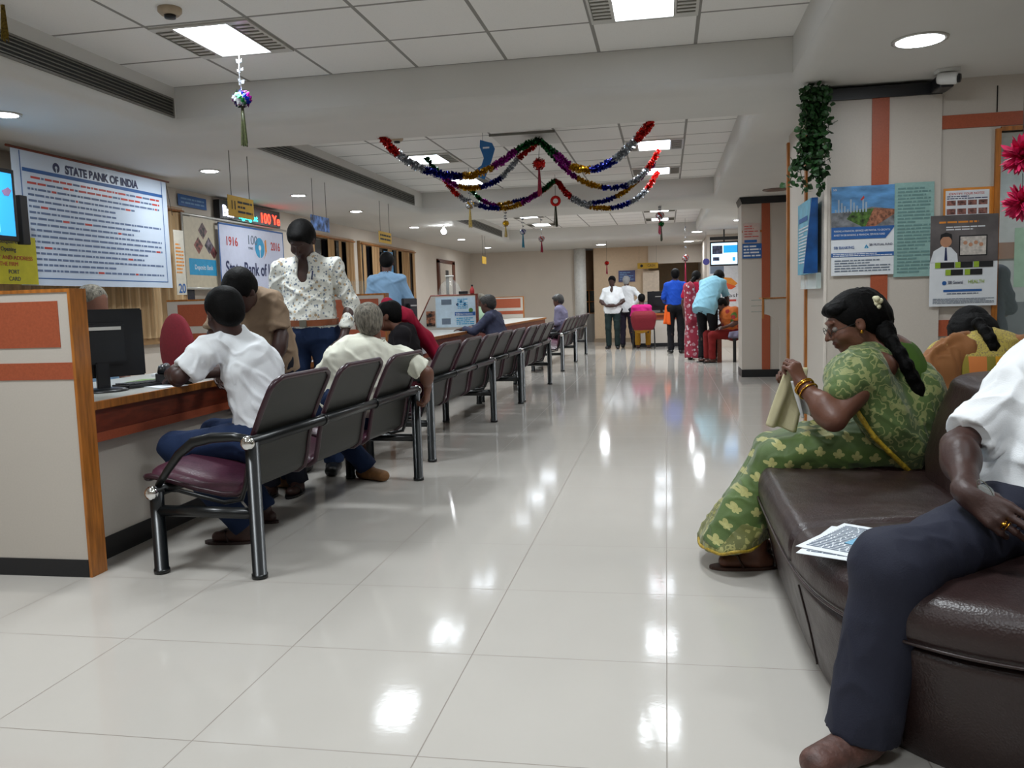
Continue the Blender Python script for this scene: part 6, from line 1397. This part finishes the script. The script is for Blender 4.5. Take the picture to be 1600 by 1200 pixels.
# ---- 3. woman in yellow-orange behind the backrest --------------------------------------------------
def stripes_mat():
    m, nt, p = base_mat('striped orange yellow kurta'); b = NB(nt); v, x, y, z = b.pos(); cr = nt.nodes.new('ShaderNodeValToRGB'); cr.color_ramp.interpolation = 'CONSTANT'
    cs = [(0, (206, 112, 48)), (.1, (150, 134, 40)), (.22, (214, 124, 56)), (.36, (140, 130, 44)), (.44, (220, 160, 30)), (.58, (146, 106, 50)), (.63, (222, 160, 34)), (.76, (150, 140, 46)), (.84, (214, 130, 70))]
    while len(cr.color_ramp.elements) < len(cs): cr.color_ramp.elements.new(.5)
    for e, (q, c) in zip(cr.color_ramp.elements, cs): e.position = q; e.color = (*lin(c), 1)
    nt.links.new(b.m('FRACT', b.m('DIVIDE', b.m('ADD', b.m('SUBTRACT', x, 1.10), b.m('MULTIPLY', b.noise(v, 5), .02)), .40)), cr.inputs[0])
    mot = b.m('LESS_THAN', b.m('ABSOLUTE', b.m('SINE', b.m('MULTIPLY', b.noise(v, 32, 2), 26))), .45); yoke = b.mix(mot, lin((196, 176, 84)), lin((152, 132, 84)))
    k = b.m('GREATER_THAN', z, .825); nt.links.new(b.mix(k, cr.outputs[0], yoke), p.inputs['Base Color']); p.inputs['Roughness'].default_value = .75; return m
J = dict(s=.98, pel=A3((1.30, 3.72, .52)), che=A3((1.29, 3.70, .71)), nek=A3((1.275, 3.76, .865)), hd=A3((1.262, 3.86, .890)), hf=A3((-.05, .75, -.75)), hu=A3((0, .75, .7)),
         sL=A3((1.12, 3.72, .815)), eL=A3((1.03, 3.86, .65)), wL=A3((1.12, 4.06, .62)), dL=A3((.3, .9, -.1)), nL=A3((0, 0, -1)), sR=A3((1.45, 3.72, .815)), eR=A3((1.55, 3.86, .65)), wR=A3((1.44, 4.06, .62)), dR=A3((-.3, .9, -.1)), nR=A3((0, 0, -1)),
         pR=A3((1.39, 3.76, .52)), kR=A3((1.42, 4.12, .50)), aR=A3((1.42, 4.22, .085)), tR=A3((1.42, 4.4, .03)), pL=A3((1.21, 3.76, .52)), kL=A3((1.18, 4.12, .50)), aL=A3((1.18, 4.22, .085)), tL=A3((1.16, 4.4, .03)))
w2 = person('woman in striped yellow and orange kurta behind the sofa backrest, back to camera', J, SK['mid'], h=.009, w=1.12, belly=.03, arm=1.2, hair='woman', feet='sandal', bottom=trousers(cloth_mat('mustard leggings', (150, 110, 40))))
soft('kurta', torso_prims(J, 1.12, .04, .022)+[cap(J['sL'], J['sL']*.4+J['eL']*.6, .075, .07, .03, flat='b'), cap(J['sR'], J['sR']*.4+J['eR']*.6, .075, .07, .03, flat='b'), cap(J['nek'], J['hd'], .062, .062, .006, op='s')], .008, stripes_mat(), w2, fold=[(.004, 10, (0, 0, 1), 3)])
c_shawl = printed('rust orange dupatta', (150, 96, 50), [((176, 128, 74), .8)], 30, .12)
soft('dupatta', [cap(J['sL']+A3((.05, -.02, .02)), J['sL']+A3((-.03, -.045, -.05)), .075, .085, .04), cap(J['sL']+A3((-.03, -.04, -.05)), A3((1.12, 3.58, .60)), .085, .062, .05, (A3((0, 1, 0)), .6)), cap(J['sR']+A3((-.03, -.03, .02)), J['sR']+A3((.04, -.06, -.08)), .075, .08, .04), cap(J['sR']+A3((.04, -.06, -.08)), A3((1.52, 3.6, .62)), .08, .06, .05, (A3((0, 1, 0)), .6))], .008, c_shawl, w2, fold=[(.016, 15, (-.1, 0, 1), 6, .10), (.006, 34, (-.1, 0, 1), 2, .10)], rl=2)
h0 = J['hd']; bpz = [ay_(1528, 505, 3.72), ay_(1540, 518, 3.66), ay_(1547, 530, 3.63), ay_(1552, 542, 3.62)]
soft('braid', [cap(bpz[i], bpz[i+1], .021-.002*i, .019-.002*i, .01) for i in range(3)]+[ell(q, (.024, .022, .024), None, .01) for q in bpz], .007, H_black, w2, fold=[(.004, 60, (0, 0, 1), 3)])
soft('hair', [ell(h0+A3((0, -.045, .008)), (.098, .095, .088), None, .03), ell(h0+A3((.0, -.01, .045)), (.088, .10, .060), None, .03)], .008, H_black, w2, fold=[(.003, 55, (0, 1, 0), 3)])
fixroot(w2)

# ---- 4. white-shirted man leaning on the near desk --------------------------------------------------
hdp = ay_(350, 490, 3.62)
J = dict(s=.98, pel=A3((-1.86, 3.70, .50)), che=A3((-1.915, 3.70, .78)), nek=ay_(366, 522, 3.66), hd=hdp, hf=A3((-.75, .55, -.25)), hu=A3((-.2, .1, 1)),
         sL=ay_(324, 545, 3.52), eL=ay_(281, 588, 3.42), wL=ay_(266, 583, 3.62), dL=A3((-.15, .9, .12)), nL=A3((.6, .1, -.6)),
         sR=ay_(398, 548, 3.86), eR=A3((-2.10, 3.98, .80)), wR=A3((-2.36, 3.92, .775)), dR=A3((-1, -.1, 0)), nR=A3((0, 0, -1)),
         pR=A3((-1.90, 3.80, .49)), kR=A3((-2.27, 3.92, .48)), aR=A3((-2.06, 3.98, .085)), tR=A3((-2.21, 4.0, .03)), pL=A3((-1.90, 3.60, .49)), kL=A3((-2.27, 3.56, .47)), aL=A3((-1.98, 3.62, .085)), tL=A3((-2.13, 3.60, .03)))
p4 = person('man in a white half-sleeved shirt and jeans leaning on the nearest desk, seen from behind', J, SK['dark'], h=.008, w=.93, hair='short', feet='sandal', top=shirt(c_white, 'short', .017, .94, 0, .17, .009, slr=1.08), bottom=trousers(c_jean, w=.97), shoem=mat('dark sandal', (44, 28, 26), .5)); fixroot(p4)
# ---- 5. standing man in printed shirt ---------------------------------------------------------------
c_print = printed('white shirt with small blue grey and tan print', (218, 218, 210), [((112, 124, 142), 1.0), ((180, 158, 126), .8), ((140, 148, 152), 1.4)], 34, .27)
J = stand((-2.30, 5.24, 0), -84, 1.70, pel=(0, 0, .92), che=(0, .0, 1.18), nek=(0, .02, 1.37), hd=(.0, .085, 1.48), hf=(.08, .85, -.75), hu=(0, .75, .85), sR=(.185, .0, 1.325), sL=(-.185, 0, 1.325), eR=(.25, -.04, 1.08), wR=(.24, .06, .86), eL=(-.265, -.04, 1.07), wL=(-.225, .07, .86), dL=(.3, .35, -.9), nL=(.7, -.2, .1))
def p5top(root, J, h): shirt(c_print, 'long', .014, .95, 0, 0, .008, tuck=True, openv=True, slr=.96)(root, J, h); belt(mat('tan leather belt', (132, 72, 40), .4, var=.15), root, J, .97)
def p5top2(root, J, h):
    shirt(c_print, 'mid', .018, 1.0, 0, 0, .006, tuck=True, openv=True, slr=1.05)(root, J, h); belt(mat('tan leather belt', (132, 72, 40), .4, var=.15), root, J, .97)
p5 = person('tall standing man in printed white shirt, tan belt and jeans looking down', J, SK['dark'], h=.008, w=.92, hair='short', top=p5top, bottom=trousers(c_jean, w=.93), hands={'L': dict(curl=(.5, .5, .6, .7))})
pp = J['che']+A3((.08, -.125, .06)); MB().tube([tuple(pp), tuple(pp+A3((.012, -.004, .055)))], .005, 8).build('pocket_pen', I_navy, p5); fixroot(p5)
# ---- 6. beige-shirted man bending over -------------------------------------------------------------
J = dict(s=.97, pel=A3((-2.24, 4.50, .86)), che=A3((-2.245, 4.43, 1.03)), nek=ay_(390, 462, 4.33), hd=ay_(375, 456, 4.17), hf=A3((-.15, -.7, -.8)), hu=A3((-.05, -.75, .65)),
         sL=ay_(426, 470, 4.36), eL=ay_(440, 524, 4.36), wL=ay_(430, 578, 4.28), dL=A3((-.15, -.3, -.9)), nL=A3((-.8, .2, .1)), sR=ay_(346, 474, 4.36), eR=ay_(334, 524, 4.30), wR=ay_(345, 572, 4.16), dR=A3((.1, -.6, -.7)), nR=A3((.8, 0, .1)),
         pR=A3((-2.32, 4.50, .83)), kR=A3((-2.31, 4.50, .48)), aR=A3((-2.30, 4.54, .085)), tR=A3((-2.30, 4.38, .03)), pL=A3((-2.17, 4.52, .83)), kL=A3((-2.20, 4.58, .48)), aL=A3((-2.18, 4.66, .085)), tL=A3((-2.16, 4.50, .03)))
p6 = person('man in a beige half-sleeved shirt with bowed head standing at the near desk', J, SK['dark'], h=.009, w=.82, hair='short', top=shirt(c_beige, 'short', .016, .90, 0, .14, .008, slr=1.08), bottom=trousers(c_navy, w=.84), feet='sandal'); fixroot(p6)
# ---- 7. grey-haired man with arm over the bench back -------------------------------------------------
J = dict(s=1.0, pel=A3((-1.84, 4.72, .52)), che=A3((-1.80, 4.74, .72)), nek=ay_(590, 545, 4.80), hd=ay_(577, 506, 4.80), hf=A3((-.35, .95, -.12)), hu=A3((-.12, .05, 1)),
         sL=A3((-1.90, 4.64, .80)), eL=A3((-2.04, 4.62, .62)), wL=A3((-2.16, 4.80, .60)), dL=A3((-.5, .8, 0)), nL=A3((0, 0, -1)), sR=ay_(634, 556, 4.86), eR=ay_(666, 582, 4.90), wR=ay_(668, 606, 4.98), dR=A3((-.12, .1, -.95)), nR=A3((-.9, .1, 0)),
         pR=A3((-1.86, 4.82, .50)), kR=A3((-2.20, 4.98, .49)), aR=ay_(572, 722, 5.05), tR=ay_(600, 742, 4.98), pL=A3((-1.88, 4.64, .50)), kL=A3((-2.30, 4.74, .48)), aL=A3((-2.28, 4.78, .085)), tL=A3((-2.42, 4.82, .03)))
J['aR'][2] = .085; J['tR'][2] = .03
p7 = person('grey-haired man in cream shirt with his arm hung over the third bench seat', J, SK['mid'], h=.0085, w=.98, hair='short', hairm=H_grey, top=shirt(c_cream, 'short', .02, 1.0, 0, .08, .008, slr=1.1), bottom=trousers(c_jean), shoem=mat('tan suede shoe', (124, 84, 46), .7, var=.2, scale=30), hands={'R': dict(curl=(1.1, 1.1, 1.1, 1.1), thumb=(.3, .4))}); fixroot(p7)
# ---- 8. woman under the red shawl --------------------------------------------------------------------
J = sit((-1.86, 5.98, 0), 188, 1.55)
J['hd'] = ay_(606, 494, 5.95)
p8 = person('woman with a crimson shawl over her black hair seated beyond the grey-haired man', J, SK['mid'], h=.012, hair='woman', top=shirt(cloth_mat('black top', (20, 16, 20)), 'short', .018, .95, 0, .1, .006, collar=False), bottom=trousers(cloth_mat('dark maroon salwar', (70, 20, 30)), w=1.05), feet='sandal')
h0 = J['hd']; soft('shawl', [cap(h0+A3((.0, .0, .09)), h0+A3((.11, .06, .0)), .045, .05, .05), cap(h0+A3((.11, .06, 0)), A3((-1.80, 6.20, .84)), .05, .055, .05), cap(A3((-1.80, 6.2, .84)), A3((-1.68, 6.30, .62)), .055, .05, .05)], .010, cloth_mat('crimson shawl', (160, 22, 54), .7), p8, fold=[(.007, 14, (.4, .2, -1), 6, .2)]); fixroot(p8)
# ---- 9.. staff and others ----------------------------------------------------------------------------
J = stand((-3.33, 9.9, 0), 96, 1.74, hf=(-.1, 1, -.45), hu=(0, .4, 1), hd=(0, .04, 1.52), eR=(.25, .02, 1.09), wR=(.20, .22, .93), dR=(-.2, .9, -.2))
p9 = person('clerk in a light blue long-sleeved shirt standing with his back turned behind the partition', J, SK['brown'], h=.012, w=.95, top=shirt(c_sky, 'long', .02, 1.0, 0, .08, .008), bottom=trousers(c_navy)); fixroot(p9)
J = sit((-3.42, 4.50, 0), -10, 1.66); J['hd'] = ay_(147, 476, 4.55); J['nek'] = J['hd']-A3((.02, 0, .15)); 
p10 = person('balding staff man hidden behind the near black monitor', J, SK['mid'], h=.012, hair='thin', hairm=H_grey, top=shirt(c_sky, 'short'), bottom=trousers(c_navy)); fixroot(p10)
J = sit((-3.32, 10.4, 0), 20, 1.6)
p11 = person('staff person in pale teal behind the slanted counter glass', J, SK['brown'], h=.014, hair='short', hairm=H_salt, top=shirt(cloth_mat('pale teal shirt', (110, 146, 146)), 'short'), bottom=trousers(c_navy)); fixroot(p11)
J = sit((-2.02, 10.35, 0), 172, 1.62, che=(0, .09, .79), nek=(0, .12, .97), hd=(0, .18, 1.09), sR=(.17, .11, .94), sL=(-.17, .11, .94), eL=(-.22, .28, .76), wL=(-.16, .46, .79), eR=(.2, .3, .77), wR=(.1, .46, .8))
p12 = person('man in a slate blue shirt seated leaning to the desk past the bank poster', J, SK['brown'], h=.012, hair='short', hairm=H_salt, top=shirt(c_slate, 'long', .022, 1.05), bottom=trousers(c_black)); fixroot(p12)
J = sit((-3.34, 15.0, 0), -20, 1.66); p13 = person('greying staff man facing over the desk behind the poster partition', J, SK['brown'], h=.014, hair='thin', hairm=H_grey, top=shirt(cloth_mat('pale mint shirt', (150, 176, 150)), 'short'), bottom=trousers(c_navy)); fixroot(p13)
J = sit((-1.86, 15.2, 0), 176, 1.62, che=(0, .0, .80), hd=(0, .06, 1.10), hf=(0, 1, -.3)); p14 = person('greying man in lavender shirt seated on the farther benches', J, SK['brown'], h=.013, hair='short', hairm=H_salt, top=shirt(c_lav, 'long', .02), bottom=trousers(c_black)); fixroot(p14)
J = stand((-1.15, 18.6, 0), -95, 1.58, eR=(.26, .03, 1.08), wR=(.10, .20, .98), dR=(-.9, .2, 0), nR=(0, -1, 0), eL=(-.26, .03, 1.08), wL=(-.10, .20, .98), dL=(.9, .2, 0), nL=(0, -1, 0), hf=(.1, 1, -.2))
p15 = person('man in a white shirt standing facing the camera with clasped hands, far end', J, SK['dark'], h=.013, w=.98, top=shirt(c_white, 'short', .022, 1.05, .03, .12, openv=True), bottom=trousers(c_green)); fixroot(p15)
J = stand((-.86, 19.0, 0), 82, 1.58, eR=(.34, -.06, 1.16), wR=(.17, .0, .98), dR=(-.5, .6, -.3), nR=(-.7, -.2, 0), pR=(.09, -.0, .88), aR=(.17, -.02, .085), tR=(.2, .15, .03))
p16 = person('white-haired man in white shirt with hand on hip, back turned, far end', J, SK['brown'], h=.013, hairm=mat('white hair', (150, 150, 150), .6), top=shirt(c_white, 'long', .022), bottom=trousers(cloth_mat('dark plum trousers', (40, 34, 48)))); fixroot(p16)
J = sit((-.52, 18.26, 0), 88, 1.55, hf=(-.3, 1, -.2)); p17 = person('woman in pink with yellow trousers on the red visitor chair', J, SK['brown'], h=.014, hair='woman', top=shirt(cloth_mat('hot pink blouse', (196, 36, 120)), 'short', collar=False), bottom=trousers(cloth_mat('yellow salwar', (176, 130, 40))), feet='sandal'); fixroot(p17)
J = sit((-.30, 20.2, 0), -90, 1.62); p18 = person('cashier behind the far dark monitor', J, SK['mid'], h=.015, hair='short', top=shirt(cloth_mat('pale grey shirt', (160, 165, 165)), 'short'), bottom=trousers(c_black)); fixroot(p18)
J = stand((.18, 16.7, 0), 94, 1.63, tR=(.16, .12, .03), eL=(-.23, .02, 1.10), wL=(-.18, .22, 1.0), dL=(0, 1, 0))
p19 = person('man in a royal blue shirt and black trousers standing with his back turned', J, SK['dark'], h=.012, w=.95, top=shirt(c_blue, 'long', .018, 1, 0, 0, tuck=True), bottom=trousers(c_black)); fixroot(p19)
drape('orange_bag', [(-.02, 16.62, .93), (.06, 16.6, .95), (.08, 16.6, .56), (-.06, 16.62, .58)], cloth_mat('orange cloth bag', (226, 96, 36)), 'bright orange bag beside the man in the royal blue shirt', 'bag', .05, .01, 10)
J = stand((.55, 16.3, 0), 100, 1.50); p20 = person('person in blue half hidden between the royal blue shirt and the sari', J, SK['dark'], h=.014, hair='woman', top=shirt(cloth_mat('cobalt blue top', (26, 60, 150)), 'short', .02, 1., 0, .35, collar=False), bottom=trousers(cloth_mat('brown lower garment', (100, 60, 40)))); fixroot(p20)
# woman in red and white sari
J = stand((.50, 14.95, 0), 78, 1.56, che=(0, .03, 1.18), hd=(0, .10, 1.49), hf=(0, 1, -.5))
p21 = person('woman in a red and white printed sari standing with her back turned', J, SK['brown'], h=.012, hair='woman', feet='sandal', top=shirt(cloth_mat('crimson blouse', (170, 30, 60)), 'short', .02, 1.05, 0, .0, collar=False))
c_rs = printed('crimson sari with white print', (140, 26, 52), [((196, 180, 184), 1.0), ((170, 120, 130), .7)], 13, .30)
soft('sari', [cap((.50, 14.95, 1.0), (.50, 14.95, .04), .15, .17, .05, (A3((1, 0, 0)), 1.15), flat='b'), ell((.50, 14.93, .95), (.19, .16, .16), None, .05), cap((.40, 14.85, 1.25), (.44, 14.85, .7), .09, .10, .06), cut((0, 0, .02), (0, 0, -1))], .013, c_rs, p21, fold=[(.012, 8, (0, 0, 1), 3, .15)])
soft('braid', [cap(J['hd']+A3((-.03, -.08, 0)), A3((.38, 14.82, 1.30)), .035, .02, .02)], .012, H_black, p21); fixroot(p21)
# bending man in pale blue
J = stand((.68, 14.45, 0), 62, 1.66, pel=(0, -.08, .94), che=(.02, .08, 1.20), nek=(.03, .20, 1.36), hd=(.05, .33, 1.38), hf=(.1, .75, -.85), hu=(0, .75, .6), sR=(.19, .17, 1.30), sL=(-.16, .15, 1.30), eR=(.23, .24, 1.03), wR=(.20, .28, .80), eL=(-.18, .25, 1.02), wL=(-.10, .30, .80), pR=(.09, -.06, .90), pL=(-.09, -.06, .90))
p22 = person('man in a pale blue half-sleeved shirt bending forward by the far pier', J, SK['dark'], h=.011, w=.98, top=shirt(c_sky2, 'short', .022, 1.14, 0, .14, .006), bottom=trousers(c_black, w=1.02)); fixroot(p22)
J = sit((1.08, 14.42, 0), 200, 1.5, che=(0, .1, .78), nek=(0, .15, .93), hd=(0, .22, 1.03), hf=(0, .8, -.6)); p23 = person('woman in orange and green seated on the low bench behind the far pier', J, SK['brown'], h=.014, hair='woman', top=shirt(printed('orange and green cloth', (190, 96, 30), [((80, 110, 40), .6), ((150, 30, 30), .8)], 9, .3), 'short', .022, 1., 0, .1, collar=False), bottom=trousers(cloth_mat('dark red salwar', (120, 30, 30)), w=1.1), feet='sandal'); fixroot(p23)
drape('parcel', [(1.0, 14.12, .50), (1.16, 14.10, .52), (1.14, 14.08, .42), (.98, 14.10, .42)], c_lav, 'pale grey bag on the low bench behind the far pier', 'bag', .10, .01, 8)
# person behind the glass screen
J = stand((2.30, 6.95, 0), 95, 1.62, pel=(0, -.05, .80), che=(0, .0, 1.07), nek=(0, .02, 1.26), hd=(.0, .07, 1.41), sR=(.19, .02, 1.22), sL=(-.19, .02, 1.22), eR=(.26, .0, .96), wR=(.2, .22, .86), eL=(-.26, .0, .96), wL=(-.2, .22, .86), hf=(.2, 1, -.3),
          pR=(.09, 0, .76), kR=(.12, .36, .60), aR=(.12, .36, .085), tR=(.12, .5, .03), pL=(-.09, 0, .76), kL=(-.12, .36, .60), aL=(-.12, .36, .085), tL=(-.12, .5, .03))
p24 = person('dark-haired person in slate grey seen through the glass screen at the right edge', J, SK['brown'], h=.011, w=1.05, top=shirt(cloth_mat('slate grey shirt', (62, 68, 84)), 'long', .022, 1.1), bottom=trousers(c_black)); fixroot(p24)
office_st = empty('stool', (2.30, 6.9, 0), label='tall dark stool under the person behind the glass screen', cat='stool'); MB().lathe([(.2, .56), (.2, .62), (.02, .63)]).build('seat', M_plast, office_st); MB().tube([(0, 0, 0), (0, 0, .56)], .03).build('post', M_plast, office_st); MB().lathe([(.2, 0), (.2, .02), (.03, .03)]).build('foot_plate', M_plast, office_st)
for o in list(bpy.data.objects):
    if o.get('kind') == 'structure' or o.get('category'): pass
